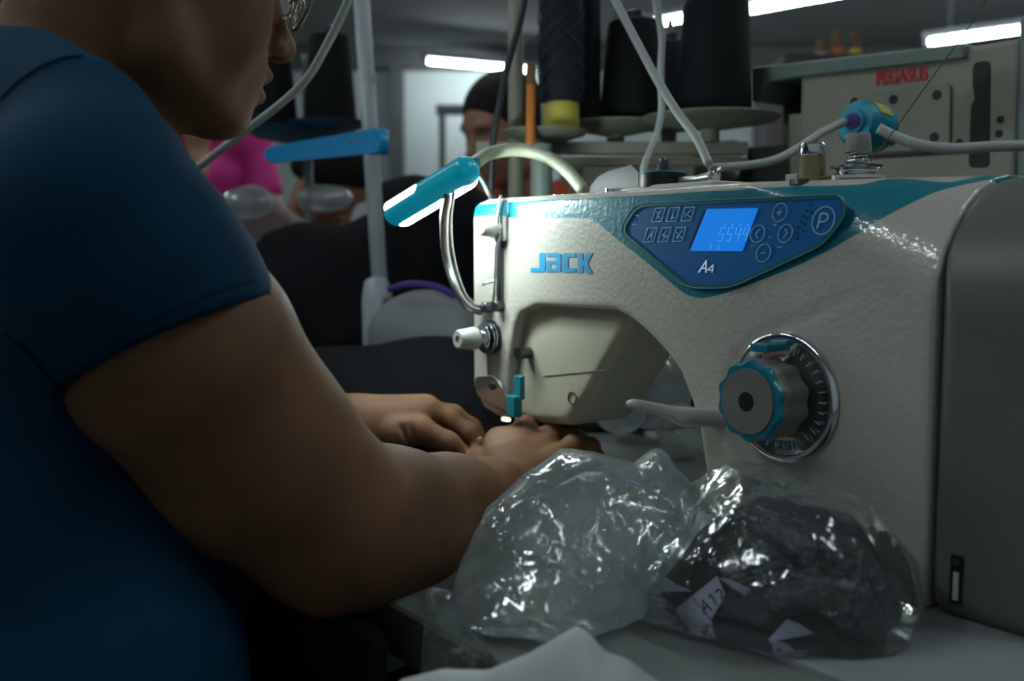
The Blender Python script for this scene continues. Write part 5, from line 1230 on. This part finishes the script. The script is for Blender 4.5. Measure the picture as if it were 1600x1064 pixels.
# ---- overlock machine at the right
WPg = .44
ov = empty('overlock_machine', tuple(M0+W*WPg+U*.55), RZ, label='beige overlock machine with red lettering behind the sewing machine', cat='sewing machine')
def ovp(px, w, th, name, m, parent=ov, bevel=None):
    A = [F(x, y, WPg) for x, y in px]; mb = MB().prism([(a[0]-.55, w, a[2]) for a in A], (0, th, 0)); return link(name, mb.me(), m, parent, bevel=bevel)
bd = [F(1250, 118, WPg), F(1590, 60, WPg)]
mb = MB(); ph = [(F(1250, 118, WPg)[0], F(1250, 118, WPg)[2]), (F(1512, 72, WPg)[0], F(1512, 72, WPg)[2]), (F(1596, 58, WPg)[0], F(1596, 58, WPg)[2])]
mb.prism([(ph[0][0]-.55, 0, .003), (ph[2][0]-.55, 0, .003), (ph[2][0]-.55, 0, ph[2][1]), (ph[1][0]-.55, 0, ph[1][1]), (ph[0][0]-.55, 0, ph[0][1])], (0, .16, 0))
ob = link('body', mb.me(), M['pegasus'], ov, bevel=.006)
ovp([(1180, 106), (1512, 68), (1512, 92), (1245, 122), (1205, 130), (1190, 160), (1180, 160)], -.008, .15, 'top_cover', M['pegtop'], bevel=.003)
ovp([(1600, 30), (1640, 30), (1640, 300), (1594, 300)], -.01, .18, 'belt_guard', M['pegtop'], bevel=.004)
ovp([(1185, 128), (1250, 122), (1250, 178), (1185, 190)], .05, .08, 'arm_recess', M['grille'])
ovp([(1225, 178), (1252, 176), (1252, 300), (1228, 300)], .01, .10, 'left_foot', M['pegasus'])
plt = ovp([(1336, 150), (1482, 131), (1488, 136), (1487, 228), (1480, 234), (1340, 240)], -.004, .005, 'side_plate', M['pegplate'], bevel=.0015)
for (x, y) in [(1338, 160), (1399, 156), (1467, 149), (1463, 215), (1397, 221)]:
    q = F(x, y, WPg); link('screw_hole', MB().lathe([(0, -.0046), (.0055, -.0046), (.0055, .002), (0, .002)], (q[0]-.55, 0, q[2]), (0, 1, 0), 16).me(), M['grille'], plt)
for (x, y) in [(1563, 187), (1561, 209), (1499, 222)]:
    q = F(x, y, WPg); link('hole', MB().lathe([(0, -.001), (.004, -.001), (.004, .003), (0, .003)], (q[0]-.55, 0, q[2]), (0, 1, 0), 16).me(), M['grille'], ob)
ovp(roundpoly([(1521, 98), (1548, 94), (1546, 262), (1514, 262), (1518, 165), (1524, 155), (1520, 130)], 10), -.001, .004, 'slot', M['grille'], ob)
ovp([(1340, 243), (1505, 234), (1505, 240), (1340, 250)], -.001, .003, 'slit', M['grille'], ob)
cu = bpy.data.curves.new('t', 'FONT'); cu.body = 'PEGASUS'; cu.size = 1; cu.extrude = .02; cu.offset = .03
to = bpy.data.objects.new('t', cu); COL.objects.link(to); dg = bpy.context.evaluated_depsgraph_get(); dg.update(); me = bpy.data.meshes.new_from_object(to.evaluated_get(dg)); bpy.data.objects.remove(to)
co = np.array([v.co[:] for v in me.vertices]); x0, x1, y0, y1 = co[:, 0].min(), co[:, 0].max(), co[:, 1].min(), co[:, 1].max()
bl_, br_, tl_ = F(1370, 134, WPg), F(1450, 125, WPg), F(1370, 112, WPg)
for v in me.vertices:
    a = (v.co.x-x0)/(x1-x0); b = (v.co.y-y0)/(y1-y0); v.co = (bl_[0]+(br_[0]-bl_[0])*a-.55, -.0012-v.co.z*.02, bl_[2]+(br_[2]-bl_[2])*a+(tl_[2]-bl_[2])*b)
link('lettering', me, M['red'], ob)
# small cones on a shelf behind the overlock machine
sh_ = P(1305, 92, 2.6); shf_ = empty('shelf', (sh_[0], sh_[1], 0), 0, label='brown shelf unit holding small cones beyond the overlock machine', cat='shelf')
link('board', MB().box((0, 0, sh_[2]-.012), (.30, .16, .02)).me(), M['brownp'], shf_)
for sx in (-.14, .14): link('leg', MB().box((sx, 0, (sh_[2]-.022)/2), (.02, .14, sh_[2]-.024)).me(), M['brownp'], shf_)
for x, m, nm, t_ in ((1283, M['lightplastic'], 'white', 72), (1308, M['orange'], 'orange', 58), (1334, M['yellow'], 'yellow-brown', 60)):
    c = P(x, 92, 2.6); c[2] = sh_[2]-.001; spool_cone(x, 92, 2.6, .019, .012, (92-t_)/1555*2.6, 'small %s cone on the shelf above the overlock machine' % nm, m, core=M['brown'])
# far wall frame
fr = P(716, 172, 5.0); fe = empty('steel_rack', (fr[0], fr[1], 0), 0, label='grey steel rack against the bright wall, left of the person in orange', cat='rack')
link('rail', MB().box((0, 0, fr[2]), (.22, .03, .05)).me(), M['greyp'], fe)
for sx in (-.08, .1): link('upright', MB().box((sx, 0, (fr[2]-.025)/2), (.03, .03, fr[2]-.025)).me(), M['beam'], fe)
